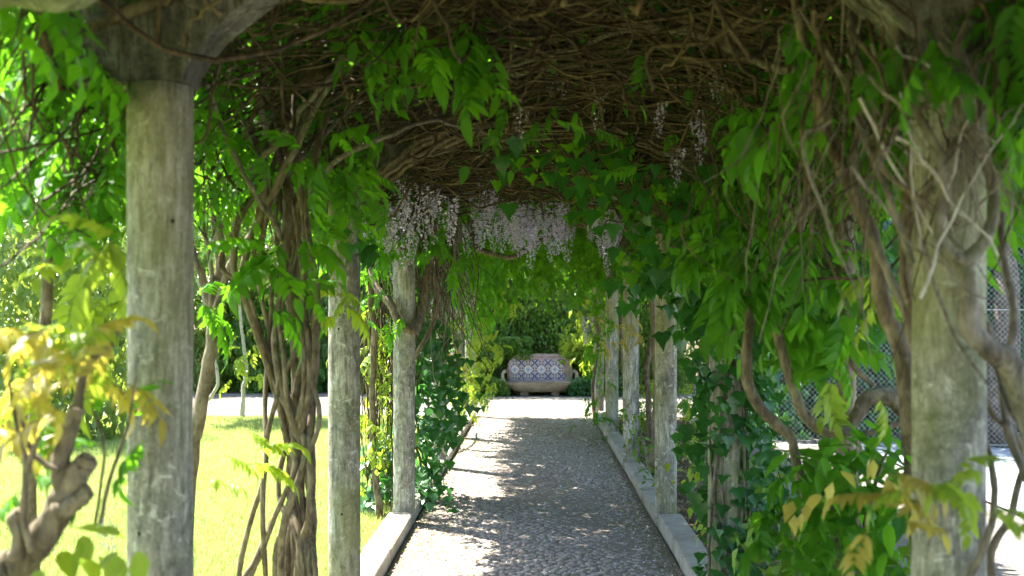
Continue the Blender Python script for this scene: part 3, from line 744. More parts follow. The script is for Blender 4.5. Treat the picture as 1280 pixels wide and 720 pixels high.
v.stem(L([(1142, 330, 2.7), (1110, 240, 2.75), (1075, 165, 2.8), (1050, 90, 2.9), (1000, 10, 3.0)], 3), [.01, .009, .008, .006], 'bark_grey', amp=.01)
v.stem(L([(1200, 280, 2.62), (1150, 250, 2.62), (1100, 205, 2.7), (1130, 150, 2.7), (1200, 100, 2.62), (1270, 40, 2.6)], 2.6), [.009, .008, .007], 'bark', amp=.008)
v.stem(L([(1300, 560, 2.9), (1262, 500, 2.85), (1240, 420, 2.8), (1205, 350, 2.65), (1180, 300, 2.62)], 2.7), [.012, .01, .008], 'bark_grey', amp=.01)
v.stem(L([(1300, 640, 3.0), (1270, 560, 3.0), (1256, 480, 3.0), (1268, 400, 3.0), (1250, 300, 3.0), (1258, 200, 3.0), (1240, 80, 3.0)], 3), [.014, .013, .011, .009], 'bark_grey', amp=.01)
v.stem(L([(1252, 760, 3.1), (1240, 690, 3.1), (1262, 640, 3.1), (1275, 560, 3.1), (1240, 520, 3.0), (1228, 480, 3.0)], 3.1), [.014, .012, .009, .008], 'bark', amp=.01)
v.stem(L([(1152, 300, 2.62), (1175, 380, 2.6), (1200, 430, 2.62), (1235, 480, 2.65)], 2.6), [.005, .004], 'bark_grey', amp=.006)
v.stem(helix(.115, .4, 2.3, 1.6, 1.0), [.012, .010, .008], 'bark', amp=.004, sides=7)
for i in range(150):
    x0, y0 = rng.uniform(1000, 1300), rng.uniform(-30, 150); Y0 = rng.uniform(2.55, 3.6)
    if Y0 < 2.72 or x0 < 1110 or x0 > 1240:
        q = [(x0, y0), (x0 + rng.normal(0, 30), y0 + rng.uniform(50, 110)), (x0 + rng.normal(-20, 60), y0 + rng.uniform(140, 330))]
        v.twig(wob(L(q, Y0), .02), [rng.choice([.002, .003, .005, .007]), .002], rng.choice(['bark_grey', 'twig']))
for i in range(22):
    x0, y0 = rng.uniform(1130, 1240), rng.uniform(90, 300); a = rng.choice([-1, 1]) * rng.uniform(.75, 1.5); l_ = rng.uniform(60, 150)
    q = [(x0 - math.cos(a) * l_, y0 - math.sin(a) * l_), (x0 + rng.normal(0, 8), y0 + rng.normal(0, 8)), (x0 + math.cos(a) * l_, y0 + math.sin(a) * l_)]
    v.twig(wob(L(q, rng.uniform(2.5, 2.66)), .035), [rng.choice([.0025, .004, .0055]), .002], 'pale_bark' if i % 3 == 0 else 'bark_grey')
v.px('wist', 'wist', [(1160, 70), (1180, 90), (1150, 50), (1200, 40), (1255, 130), (1270, 90), (1265, 20)], 2.5, .12, 10, .17, 10, pitch=-.5, tilt=.35)
v.px('wist', 'wist', [(1060, 170), (1075, 190), (1040, 160), (1200, 10), (1240, 60), (1275, 200), (1100, 30), (1000, 30)], 3.1, .3, 22, .2, 18, pitch=-.4, tilt=.4)
v.px('wist', 'wist_yellow', [(1255, 180), (1265, 200), (1275, 170), (1260, 260), (1275, 230)], 3.6, .2, 9, .2, 10, pitch=-.2, tilt=.4)
v.px('wist', 'wist_yellow', [(1150, 600), (1175, 610), (1200, 595), (1220, 615), (1130, 605), (1240, 640), (1170, 700), (1200, 690)], 2.35, .08, 10, .13, 8, pitch=-.1, tilt=.5)
v.px('wist', 'wist_young', [(1090, 580), (1110, 600), (1140, 560), (1080, 650), (1130, 640)], 2.6, .15, 7, .17, 12, pitch=-.3, tilt=.4)
v.finish(90)

# --- curved limbs before the fence
b = P(1100, 700, 4.1); v = Plant('wisteria_vine', 'brown vine with bare S-curved limbs in front of the chain link fence', 'vine', (1.45, 4.1, 0), G_V)
v.stem([(1.5, 4.1, 0), (1.55, 4.1, .6)] + list(L([(1145, 590), (1140, 530), (1120, 500), (1090, 498), (1072, 520), (1060, 535), (1030, 540), (1005, 515), (990, 480), (978, 440), (970, 400), (985, 330), (1010, 230), (1000, 100)], 4.1)), [.05, .045, .036, .026, .022, .02, .018, .016], 'bark', amp=.01, sides=9)
v.stem(L([(1142, 520), (1120, 528), (1080, 540), (1040, 538), (1020, 530)], 4.05), [.014, .012, .01], 'bark', amp=.005)
v.stem(L([(930, 330), (936, 400), (932, 440), (932, 480), (950, 512), (975, 535), (988, 548), (1000, 600), (1030, 700)], 4.3), [.018, .022, .024, .024, .022, .02, .018], 'bark', amp=.008, sides=9)
v.stem(L([(1050, 430), (1070, 460), (1092, 482)], 4.1), [.012, .01], 'bark', amp=.004)
v.stem(L([(1090, 350), (1040, 348), (985, 352)], 3.9), [.007, .006], 'twig', amp=.004)
v.stem(L([(1150, 480), (1140, 380), (1138, 280), (1150, 150)], 3.4), [.035, .03, .025], 'bark', amp=.01, sides=9)
v.px('wist', 'wist', [(905, 330), (930, 350), (960, 320), (985, 370), (1020, 380), (1040, 340), (1000, 300), (950, 390), (1030, 420), (990, 400), (1055, 390), (920, 300), (890, 340), (960, 270)], 4.4, .5, 80, .27, 20, pitch=-.4, tilt=.4)
v.px('simple', 'wist', [(970, 350), (985, 380), (1010, 400), (1030, 440), (1040, 410), (1000, 440), (1050, 350), (940, 340), (1010, 360), (960, 390)], 4.2, .3, 60, .13, 16, pitch=-.7, tilt=.4)
v.px('wist', 'wist_yellow', [(1100, 360), (1085, 380), (1110, 380), (1120, 350), (1090, 490), (1040, 480)], 3.9, .2, 9, .22, 10, pitch=-.5, tilt=.3)
v.px('wist', 'wist', [(940, 120), (960, 150), (930, 170), (950, 190), (970, 100), (990, 130)], 3.7, .25, 12, .25, 12, pitch=-.5, tilt=.35)
v.px('simple', 'wist', [(925, 165), (945, 170), (968, 155), (955, 180)], 3.3, .05, 6, .12, 8, pitch=-1.2, tilt=.15)
v.px('wist', 'wist', [(900, 250), (930, 240), (960, 230), (1000, 250), (1040, 270), (1060, 300), (880, 280), (1080, 250)], 5.2, .6, 50, .25, 22, pitch=-.4, tilt=.4)
for i in range(40):
    x0, y0 = rng.uniform(860, 1080), rng.uniform(120, 240)
    v.twig(wob(L([(x0, y0), (x0 + rng.normal(0, 15), y0 + 60), (x0 + rng.normal(0, 40), y0 + rng.uniform(90, 160))], rng.uniform(3.8, 5.5)), .02), [.004, .002])
v.flowers([P(x, y, 4.6) for x, y in ((828, 125), (822, 130), (878, 138), (846, 185), (895, 78), (874, 150))], .17, True)
v.finish(150)

# --- leafy shrub low on the right
v = Plant('leafy_shrub', 'broad leaved green shrub with a few bronze leaves below the curved limbs', 'shrub', (1.35, 4.2, 0))
for q in ([(1060, 900), (1050, 700), (1030, 600), (1010, 560)], [(1075, 900), (1080, 680), (1100, 590), (1110, 560)], [(1060, 900), (1060, 720), (1070, 640), (1060, 560)], [(1050, 900), (1010, 720), (985, 650)]):
    v.stem(L(q, 4.25), [.012, .009, .005], 'bark', amp=.01)
v.px('simple', 'wist', [(1050, 570), (1080, 560), (1030, 590), (1010, 620), (1060, 620), (1100, 600), (1040, 660), (1080, 660), (1110, 640), (1060, 700), (1100, 700), (1020, 690), (1030, 640), (1085, 590)], 4.2, .35, 330, .115, 20, pitch=-.5, tilt=.5)
v.px('wist', 'wist', [(1000, 600), (970, 630), (985, 620), (1010, 650), (960, 650)], 4.0, .15, 9, .26, 10, pitch=-.3, tilt=.3)
v.px('simple', 'wist_young', [(1035, 620), (1050, 600), (1025, 630), (1045, 640), (1000, 635), (1085, 570)], 3.5, .05, 10, .085, 10, pitch=-.9, tilt=.4)
v.px('simple', 'hedge', [(1000, 700), (960, 700), (1040, 715), (1120, 690), (1120, 600), (1130, 660)], 4.7, .4, 160, .10, 22, pitch=-.3, tilt=.6)
v.finish(160)

# --- ivy on the second right pillar, and hanging in the roof
v = Plant('ivy', 'dark green ivy sheathing the pillar beside the curved limbs', 'ivy', (1.13, 6.0, 0), 'ivy plants on the pergola')
cx, cyy = PX, 6.12
def ivy_column(v, cx, cy_, z0, z1, r0, n, scale, face=1.0, gap=None, mat='ivy'):
    a = rng.uniform(0, 6.283, n); z = rng.uniform(z0, z1, n); rr = r0 * (1 + rng.random(n) * face)
    pos = np.stack([cx + np.cos(a) * rr, cy_ + np.sin(a) * rr, z], 1)
    if gap is not None: k = gap(pos); pos = pos[k]; a = a[k]
    v.leaves('ivy', mats(pos, rng.uniform(scale * .6, scale * 1.25, len(pos)), .35, a - math.pi / 2, -.9), mat)
zz = lambda py: H + (VY - py) / F * 6.0
ivy_column(v, cx, cyy, zz(545), 2.7, .13, 620, .085, 1.3, gap=lambda p: (p[:, 0] > cx - .15) | (p[:, 2] > 1.7))
ivy_column(v, cx, cyy, 0, zz(640), .14, 520, .07, 1.6, gap=lambda p: p[:, 0] > cx - .10)
ivy_column(v, cx, cyy, zz(640), zz(545), .115, 80, .06, .4, gap=lambda p: (p[:, 1] > cyy - .02) | (rng.random(len(p)) < .12))
for i in range(5):
    a = rng.uniform(3.4, 6.0); pts = [(cx + math.cos(a + .5 * math.sin(z * 2 + i)) * .108, cyy + math.sin(a + .5 * math.sin(z * 2 + i)) * .108, z) for z in np.linspace(0, 2.4, 14)]
    v.stem(pts, [.012, .008, .005], 'bark_grey', amp=.015, sides=6)
v.px('ivy', 'ivy', [(880, 400), (875, 440), (890, 480), (890, 540), (895, 580), (870, 380), (900, 360), (880, 340), (920, 430), (935, 480), (940, 520), (895, 620)], 6.3, .35, 260, .10, 20, pitch=-.9, tilt=.5, rz=3.1)
v.px('simple', 'wist_yellow', [(865, 560), (870, 600), (880, 640), (866, 520), (885, 660), (864, 590)], 6.9, .3, 80, .08, 10, pitch=-.2, tilt=.6)
v.px('ivy', 'ivy', [(945, 560), (950, 600), (955, 640), (945, 680), (960, 620), (930, 690), (965, 580)], 6.2, .3, 150, .075, 12, pitch=-.9, tilt=.5, rz=3.1)
v.finish(220)

v = Plant('ivy', 'glossy ivy sprays hanging under the roof before the lilac flowers', 'ivy', (.4, 6.2, 0), 'ivy plants on the pergola')
v.stem([(1.3, 6.3, 0), (1.28, 6.3, 1.4), (1.2, 6.3, 2.4), (.8, 6.2, 2.75), (.2, 6.2, 2.85), (-.4, 6.1, 2.8)], [.015, .012, .006], 'bark', amp=.03)
spots = [(700, 215), (720, 240), (740, 225), (760, 250), (790, 235), (810, 260), (830, 290), (850, 250), (870, 270), (840, 230), (690, 200), (720, 190), (780, 200), (810, 300), (850, 310), (880, 300), (760, 205), (640, 215), (800, 330), (790, 280), (900, 255)]
v.px('ivy', 'ivy', spots, 6.0, .6, 125, .098, 22, pitch=-1.0, tilt=.4, rz=3.14)
v.px('ivy', 'wist', spots, 6.2, .6, 70, .092, 22, pitch=-1.0, tilt=.4, rz=3.14)
v.px('ivy', 'ivy', [(465, 290), (455, 310), (425, 290), (460, 330)], 5.9, .1, 9, .13, 9, pitch=-1.0, tilt=.3, rz=3.14)
for i in range(14):
    s0 = random.choice(spots); v.twig(wob(L([(s0[0] + 10, s0[1] - 90), (s0[0], s0[1] - 30), (s0[0] + rng.normal(0, 25), s0[1] + 40)], 6.1), .03), [.004, .002])
v.finish(150)

# --- left row further on: limb hooked round the third pillar, hanging stems, ivy
v = Plant('wisteria_vine', 'vine with a hooked brown limb round a pale pillar and hanging bare stems', 'vine', (-1.3, 9.0, 0), G_V)
v.stem(L([(462, 330, 9.0), (470, 360, 8.85), (488, 380, 8.75), (497, 400, 8.73), (512, 413, 8.74), (521, 410, 8.8), (530, 380, 8.95), (536, 330, 9.0), (552, 260, 9.0), (560, 200, 9.0)], 8.8), [.03, .034, .036, .034, .03, .028], 'bark', amp=.008, sides=9)
v.stem([(-1.35, 9.1, 0), (-1.42, 9.1, .8), (-1.38, 9.05, 1.6), (-1.4, 9.0, 2.2), (-1.2, 9.0, 2.7)], [.03, .028, .022], 'bark', amp=.04)
v.stem(L([(505, 470, 9.3), (540, 400, 9.2), (545, 330, 9.2), (548, 270, 9.2)], 9.2), [.02, .026, .03], 'bark', amp=.02)
for i in range(110):
    x0, y0 = rng.uniform(500, 575), rng.uniform(235, 310); Y0 = rng.uniform(8.9, 10.2)
    v.twig(wob(L([(x0, y0), (x0 + rng.normal(4, 12), y0 + 60), (x0 + rng.normal(8, 25), y0 + rng.uniform(100, 190))], Y0), .03), [rng.choice([.004, .006, .009]), .003], rng.choice(['bark_grey', 'twig']))
for i in range(46):
    x0, y0 = rng.uniform(455, 492), rng.uniform(330, 420); Y0 = rng.uniform(9.0, 10.0)
    v.twig(wob(L([(x0, y0), (x0 + rng.normal(0, 8), y0 + 80), (x0 + rng.normal(0, 14), y0 + rng.uniform(150, 260))], Y0), .03), [rng.choice([.005, .009, .012]), .003], 'twig')
v.px('wist', 'wist_yellow', [(465, 440), (475, 480), (462, 520), (480, 540), (470, 580), (460, 400), (485, 430)], 9.4, .5, 70, .22, 12, pitch=-.5, tilt=.4)
v.px('wist', 'wist', [(460, 280), (480, 320), (455, 350), (520, 260), (545, 300), (470, 380), (500, 290), (560, 330)], 8.6, .5, 60, .22, 14, pitch=-.4, tilt=.4)
fl = [(480, 250), (490, 262), (500, 240), (512, 256), (520, 262), (470, 285), (487, 300), (528, 240), (538, 250), (545, 262), (552, 240), (560, 255), (498, 280), (515, 285), (505, 225), (495, 215), (535, 225), (478, 235), (484, 268), (525, 275), (540, 235), (556, 268), (508, 270), (492, 250), (472, 258)]
v.flowers([P(x + rng.normal(0, 3), y - 6 + rng.normal(0, 4), rng.uniform(7.6, 8.8)) for x, y in fl], .32)
v.finish(90)

v = Plant('ivy', 'dark ivy column beside the pale pillar on the lawn side', 'ivy', (-1.12, 10.1, 0), 'ivy plants on the pergola')
ivy_column(v, -1.16, 10.2, .05, 2.4, .12, 620, .085, 1.6)
v.px('ivy', 'ivy', [(535, 420), (545, 460), (550, 500), (540, 540), (530, 580), (560, 470), (550, 440), (530, 620), (560, 530), (575, 490)], 9.8, .5, 330, .10, 13, pitch=-.9, tilt=.45, rz=3.1)
v.px('ivy', 'ivy', [(470, 600), (480, 620), (462, 585), (485, 570), (470, 560), (460, 630), (482, 600)], 9.6, .4, 160, .10, 10, pitch=-.8, tilt=.45, rz=3.1)
v.px('ivy', 'ivy', [(540, 612), (550, 618), (530, 608), (560, 622)], 9.6, .1, 12, .08, 6, pitch=-.5, tilt=.4, rz=3.1)
for i in range(6):
    v.stem([(-1.2 + rng.normal(0, .06), 10.2 + rng.normal(0, .06), z) for z in np.linspace(0, 2.3, 8)], [.016, .01, .006], 'bark', amp=.03)
v.finish(130)

v = Plant('wisteria_vine', 'old wisteria whose thick bare limbs sprawl across the dark roof', 'vine', (1.35, 4.6, 0), G_V)
v.stem([(1.4, 4.9, 0), (1.45, 4.9, 1.0), (1.42, 4.85, 1.9), (1.3, 4.7, 2.6), (1.0, 4.4, 2.85)], [.05, .045, .035], 'bark', amp=.04, sides=9)
for k in range(46):
    y_ = rng.uniform(2.6, 8.5); u_ = rng.uniform(.2, 1.0) if k % 3 else rng.uniform(-1, .2); hd = math.pi + rng.normal(0, .7); pts = []; of = rng.uniform(-.06, .08)
    for j in range(7):
        q = roof(np.array(np.clip(u_, -1, 1)), np.array(y_)); q[2] += of + rng.normal(0, .035); pts.append(q); hd += rng.normal(0, .35); u_ += math.cos(hd) * .2; y_ += math.sin(hd) * .33
    rr_ = rng.uniform(.008, .02); v.stem(pts, [rr_ * 1.2, rr_, rr_ * .55], rng.choice(['shaded_bark', 'bark_grey']), amp=.03, sides=6, n=4)
v.px('wist', 'wist', [(x, y) for x in range(620, 1000, 60) for y in (20, 70, 120, 160)], 5.2, 1.2, 34, .17, 18, pitch=-.5, tilt=.5)
v.px('simple', 'wist', [(730, 40), (740, 150), (720, 145), (620, 200), (680, 60), (800, 90), (870, 120)], 5.2, .8, 26, .09, 20, pitch=-.9, tilt=.4)
v.finish(60)
# dark thicket between the right row and the side path
v = Plant('thicket', 'dark dense climbing thicket hanging between the ivied pillar and the fence', 'vine', (1.9, 6.6, 0))
for k in range(5): v.stem([(1.9 + .12 * k, 6.2 + .3 * k, 0), (1.85 + .1 * k, 6.2 + .3 * k, 1.2), (1.7, 6.2 + .3 * k, 2.3)], [.02, .016, .01], 'bark', amp=.06)
v.cloud('ivy', 'ivy', (1.75, 6.9, 2.15), (.45, 2.2, .62), 1500, .11, .5, math.pi, -.9)
v.cloud('wist', 'wist', (1.75, 6.3, 2.25), (.4, 2.0, .5), 130, .22, .5, None, -.4)
v.px('ivy', 'ivy', [(990, 330), (1020, 340), (1040, 370), (960, 330), (1060, 330), (1080, 300), (1000, 370), (930, 310)], 6.6, .6, 420, .12, 24, pitch=-.9, tilt=.5, rz=3.1)
v.finish(60)

# --- lilac flowers and leaves over the middle of the walk
v = Plant('wisteria_vine', 'wisteria with many hanging lilac flower clusters over the cobbled walk', 'vine', (1.32, 11.8, 0), G_V)
v.stem([(1.35, 11.8, 0), (1.4, 11.8, 1.2), (1.3, 11.8, 2.3), (.9, 11.7, 2.85), (.2, 11.6, 2.95), (-.6, 11.6, 2.9)], [.05, .045, .035, .025, .02], 'bark', amp=.04, sides=9)
v.stem([(1.38, 11.9, .1), (1.3, 12.0, 1.2), (1.42, 11.9, 2.2), (1.0, 12.6, 2.8), (.2, 13.0, 2.9)], [.035, .03, .02], 'bark', amp=.05, sides=8)
v.stem(L([(540, 345, 12.6), (585, 290, 12.6), (600, 310, 12.4), (640, 320, 12.3), (670, 302, 12.4), (700, 290, 12.6)], 12), [.03, .035, .03, .025], 'bark', amp=.02)
fl = [P(rng.uniform(585, 775), 250 + rng.normal(8, 11), rng.uniform(9.8, 12.6)) for i in range(58)]
fl += [P(rng.uniform(590, 625), rng.uniform(185, 215), rng.uniform(8.6, 9.6)) for i in range(8)]
fl += [P(rng.uniform(570, 650), rng.uniform(190, 225), rng.uniform(8.8, 9.8)) for i in range(5)]
fl += [P(x, y, 12.2) for x, y in ((705, 262), (708, 275), (760, 300), (640, 262), (660, 258), (748, 285), (850, 345), (848, 352), (843, 350), (735, 395))]
v.flowers(fl, .42)
v.px('wist', 'wist', [(x, y) for x in range(570, 800, 22) for y in (195, 210, 225)], 11.5, 2.2, 90, .24, 12, pitch=-.4, tilt=.4)
v.finish(70)

# --- leaf curtains down the far part of both rows and across the end
v = Plant('wisteria_vine', 'yellow green leafy vine draping the lawn side pillars towards the bench', 'vine', (-1.3, 14.0, 0), G_V)
v.stem([(-1.3, 14, 0), (-1.32, 14, 1), (-1.2, 14.2, 2.2), (-.9, 14.3, 2.75)], [.035, .03, .02], 'bark', amp=.05)
v.stem(L([(562, 562, 13.6), (585, 500, 13.7), (572, 450, 13.8), (568, 380, 13.9), (575, 320, 14)], 14), [.02, .02, .018], 'bark', amp=.02)
v.stem(L([(546, 566, 12.6), (562, 546, 13.4), (578, 528, 14.3), (592, 532, 15.6)], 14), [.022, .02, .014], 'bark_grey', amp=.02)
v.px('wist', 'wist_yellow', [(590, 440), (600, 470), (580, 480), (570, 430), (595, 410), (605, 455), (588, 500), (575, 460), (620, 400), (610, 430), (560, 410), (625, 370)], 14.2, 1.2, 120, .24, 10, pitch=-.5, tilt=.4)
v.px('wist', 'wist', [(565, 350), (580, 370), (600, 350), (620, 345), (590, 390), (570, 400), (610, 370), (560, 320), (640, 340), (630, 360), (585, 330), (610, 330)], 14, 2.5, 170, .25, 12, pitch=-.45, tilt=.4)
v.px('wist', 'wist_young', [(575, 440), (572, 455), (565, 440)], 13.2, .3, 7, .2, 6, pitch=-.4, tilt=.4)
v.px('simple', 'ivy', [(600, 490), (608, 498), (604, 505)], 12.5, .1, 8, .09, 5, pitch=-.9, tilt=.4)
v.finish(60)
v = Plant('wisteria_vine', 'leafy vine with olive leaves draping the fence side pillars towards the bench', 'vine', (1.3, 15.2, 0), G_V)
v.stem([(1.3, 15.2, 0), (1.28, 15.2, 1.1), (1.22, 15.2, 2.3), (.9, 15.3, 2.8)], [.035, .03, .02], 'bark', amp=.04)
v.stem(L([(812, 600, 11.2), (806, 560, 11.6), (795, 520, 12.4), (782, 470, 13.5), (778, 420, 14)], 12), [.02, .02, .016], 'bark', amp=.02)
v.stem(L([(744, 540, 17.9), (742, 480, 17.8), (746, 420, 17.8), (742, 370, 17.8)], 18), [.035, .03, .03], 'bark', amp=.03)
v.px('wist', 'wist', [(760, 400), (745, 420), (770, 380), (750, 370), (780, 360), (740, 440), (730, 360), (755, 345), (770, 425), (745, 500), (742, 520), (748, 470), (742, 540)], 16, 1.6, 130, .22, 8, pitch=-.5, tilt=.4)
v.px('wist', 'wist_yellow', [(735, 400), (745, 385), (725, 385), (720, 405), (740, 430), (728, 425), (735, 450)], 18.0, .5, 60, .22, 8, pitch=-.5, tilt=.4)
v.px('wist', 'wist_young', [(790, 405), (775, 415), (800, 400), (765, 430), (785, 425), (760, 405)], 11.8, .2, 16, .17, 8, pitch=-.4, tilt=.4)
v.px('wist', 'wist', [(700, 340), (720, 350), (690, 350), (740, 335), (770, 330), (660, 340), (680, 330), (790, 345), (800, 350)], 15.5, 2.3, 120, .25, 12, pitch=-.45, tilt=.4)
v.px('ivy', 'ivy', [(800, 345), (815, 350), (830, 345), (790, 360), (845, 380), (820, 330)], 8.4, .4, 60, .11, 10, pitch=-.9, tilt=.4, rz=3.1)
v.px('simple', 'hedge', [(800, 560), (806, 580), (795, 540), (812, 600), (790, 520), (860, 640), (880, 690), (870, 660)], 10.5, 1, 160, .08, 8, pitch=-.2, tilt=.6)
v.finish(60)

# side curtains all along the roof edges, beyond the countable ones
gg = Geo(); pos = []
for s in (-1, 1):
    n = 2600; y = rng.uniform(1.5, 18.8, n); dr = rng.random(n) ** 1.7 * .55 * (.6 + .4 * np.sin(y * 2.1 + s))
    pos.append(np.stack([s * (1.18 + rng.random(n) * .5), y, 2.66 - dr], 1))
n = 900; y = rng.uniform(12.5, 18.8, n); uu = rng.uniform(-.95, .95, n); q = roof(uu, y); q[:, 2] -= rng.random(n) ** 2 * .25; pos.append(q)
n = 420; q = roof(rng.uniform(-.95, .95, n), rng.uniform(17.4, 18.8, n)); q[:, 2] -= rng.random(n) * .5; pos.append(q)
pos = np.concatenate(pos)
pos = pos[~((pos[:, 1] < 4.2) & (np.abs(pos[:, 0]) < 1.25))]
pos = pos[~((pos[:, 0] < 0) & (pos[:, 1] < 9.5) & (rng.random(len(pos)) < .62))]
A = mats(pos, rng.uniform(.18, .28, len(pos)), .4, None, -.4); pk = rng.integers(0, 4, len(pos))
for i in range(4): stamp(gg, TPL['wist'][1][i], A[pk == i])
tag(link('edge_foliage', gg.mesh('edge_foliage', M['wist'])), 'green wisteria leaves hanging along both edges of the pergola roof', 'foliage', None, 'stuff')

# ------------------------------------------------------------------ tiled bench
BX, BY = .12, 22.85
bench = thing('tiled_bench', 'stone garden bench with blue patterned tile back before the hedge', 'bench', (BX, BY, 0))
def extr(poly, y0, y1, mat, name, bev=None):
    n = len(poly); gg = Geo()
    V = [(x, y0, z) for x, z in poly] + [(x, y1, z) for x, z in poly]; 
    Q = [(i, (i + 1) % n, n + (i + 1) % n, n + i) for i in range(n)]; cxx = np.mean(poly, 0)
    V += [(cxx[0], y0, cxx[1]), (cxx[0], y1, cxx[1])]
    T = [(2 * n, (i + 1) % n, i) for i in range(n)] + [(2 * n + 1, n + i, n + (i + 1) % n) for i in range(n)]
    gg.add(V, T, Q); return link(name, gg.mesh(name, M[mat], False, False), bench)
back = extr([(-.70, .28), (.70, .28), (.74, .50), (.70, .70), (.62, .80), (.50, .86), (.40, .905), (-.12, .905), (-.26, .86), (-.56, .86), (-.62, .80), (-.70, .70), (-.74, .50)], .28, .42, 'bench', 'backrest')
TC = .148; x0, z0 = -.63, .335
m, t = newmat('azulejo_tile'); g = N(t); tc = g.n('TexCoord'); tc.object = back; sp = g.n('SeparateXYZ'); g.l(tc.outputs['Object'], sp.inputs[0])
u = g.math('DIVIDE', g.math('SUBTRACT', sp.outputs[0], x0), TC); w_ = g.math('DIVIDE', g.math('SUBTRACT', sp.outputs[2], z0), TC)
fu = g.math('SUBTRACT', g.math('FRACT', u), .5); fw = g.math('SUBTRACT', g.math('FRACT', w_), .5)
au = g.math('ABSOLUTE', fu); aw = g.math('ABSOLUTE', fw)
iu = g.math('FLOORED_MODULO', g.math('FLOOR', u), 2); iw = g.math('FLOORED_MODULO', g.math('FLOOR', w_), 2)
rad = g.math('SQRT', g.math('ADD', g.math('MULTIPLY', fu, fu), g.math('MULTIPLY', fw, fw)))
diag = g.math('ABSOLUTE', g.math('SUBTRACT', au, aw)); lt = lambda a, b: g.math('LESS_THAN', a, b)
white = (.40, .40, .42); navy = (.025, .025, .15); brown = (.17, .065, .05); pale = (.22, .27, .38); och = (.42, .24, .09)
# cross tile
c1 = g.mix(lt(g.math('ADD', diag, g.math('MULTIPLY', rad, .2)), .23), white, navy); c1 = g.mix(lt(rad, .10), c1, (.12, .16, .42)); c1 = g.mix(g.math('GREATER_THAN', g.math('MAXIMUM', au, aw), .44), c1, brown)
# flower tile
pet = g.math('ADD', .30, g.math('MULTIPLY', g.math('COSINE', g.math('MULTIPLY', g.math('ARCTAN2', fw, fu), 8)), .07))
c2 = g.mix(lt(rad, pet), (.55, .50, .52), white); c2 = g.mix(lt(g.math('ABSOLUTE', g.math('SUBTRACT', rad, .27)), .05), c2, pale); c2 = g.mix(lt(rad, .11), c2, navy); c2 = g.mix(lt(g.math('SUBTRACT', .58, rad), .0), c2, brown)
# brown tile
c3 = g.mix(lt(rad, .36), white, brown); c3 = g.mix(lt(diag, .07), c3, navy); c3 = g.mix(lt(rad, .13), c3, och); c3 = g.mix(lt(g.math('MINIMUM', au, aw), .05), c3, white)
isx = g.math('MULTIPLY', iu, g.math('SUBTRACT', 1, iw)); isf = g.math('MULTIPLY', g.math('SUBTRACT', 1, iu), iw)
cc = g.mix(isx, c3, c1); cc = g.mix(isf, cc, c2)
cc = g.mix(g.mapr(g.noise(tc.outputs['Object'], 30, 4), .5, .8, 0, .35), cc, (.30, .26, .22))
g.out(g.principled(cc, .25, .5)); M['tile'] = m
m, t = newmat('tile_border'); g = N(t); tc = g.n('TexCoord'); tc.object = back; sp = g.n('SeparateXYZ'); g.l(tc.outputs['Object'], sp.inputs[0])
s1 = g.math('FRACT', g.math('MULTIPLY', g.math('ADD', sp.outputs[0], sp.outputs[2]), 26))
cc = g.mix(g.math('LESS_THAN', s1, .5), (.48, .42, .46), (.20, .07, .16)); g.out(g.principled(cc, .3, .5)); M['border'] = m
tg_ = Geo(); boxgeo(tg_, (-TC / 2 + .002, -.007, -TC / 2 + .002), (TC / 2 - .002, .007, TC / 2 - .002), .003); TM = tg_.mesh('tile', M['tile'], False, False)
for i in range(8):
    for j in range(3):
        o = link('tile', TM, back, (x0 + TC * (i + .5), .276 + random.uniform(-.001, .001), z0 + TC * (j + .5)))
def strip(xa, xb, za, zb):
    gg = Geo(); boxgeo(gg, (xa, .268, za), (xb, .2795, zb), .003); link('border_tile', gg.mesh('border_tile', M['border'], False, False), back)
strip(-.66, .60, .292, .331); strip(-.63, .555, .783, .806); strip(-.36, .42, .845, .872); strip(-.672, -.634, .335, .775)
# seat: a trough shape that narrows downward
gg = Geo(); V = []; rows = [(.80, .30, .30), (.80, .30, .27), (.78, .285, .24), (.70, .25, .18), (.58, .20, .12), (.50, .16, .09)]; k = 20
for hw, dp, z in rows:
    for i in range(k + 1):
        th = math.pi * i / k; V.append((-hw * math.copysign(abs(math.cos(th)) ** .45, math.cos(th)), .27 - (dp + .25) * abs(math.sin(th)) ** .35, z))
V = np.array(V); V[:, :] += rng.normal(0, .002, V.shape); m_ = k + 1
Q = [(m_ * r + i, m_ * r + m_ + i, m_ * r + m_ + i + 1, m_ * r + i + 1) for r in range(len(rows) - 1) for i in range(k)]
T = [(0, i + 1, i) for i in range(1, k)][::-1]; gg.add(V, T, Q)
link('seat', gg.mesh('seat', M['bench'], True, False), bench)
for s in (-.34, .34):
    gg = Geo(); boxgeo(gg, (s - .09, -.02, -.01), (s + .09, .22, .10), .01); link('leg', gg.mesh('leg', M['bench'], False, False), bench)
for s in (-1, 1):
    pts = spline([(s * .77, .30), (s * .80, .36), (s * .815, .43), (s * .812, .49), (s * .785, .525), (s * .745, .535)], 4); gg = Geo(); V = []
    nn = np.gradient(pts, axis=0); nn /= np.linalg.norm(nn, axis=1)[:, None]; nn = np.stack([nn[:, 1], -nn[:, 0]], 1) * .028
    for q, d in zip(pts, nn): V += [(q[0] - d[0], -.14, q[1] - d[1]), (q[0] + d[0], -.14, q[1] + d[1]), (q[0] + d[0], .30, q[1] + d[1]), (q[0] - d[0], .30, q[1] - d[1])]
    Q = [(4 * r + j, 4 * r + (j + 1) % 4, 4 * r + 4 + (j + 1) % 4, 4 * r + 4 + j) for r in range(len(pts) - 1) for j in range(4)] + [(0, 3, 2, 1), tuple(4 * len(pts) - 4 + i for i in range(4))]
    gg.add(V, None, Q); link('armrest', gg.mesh('armrest', M['bench'], False, False), bench)

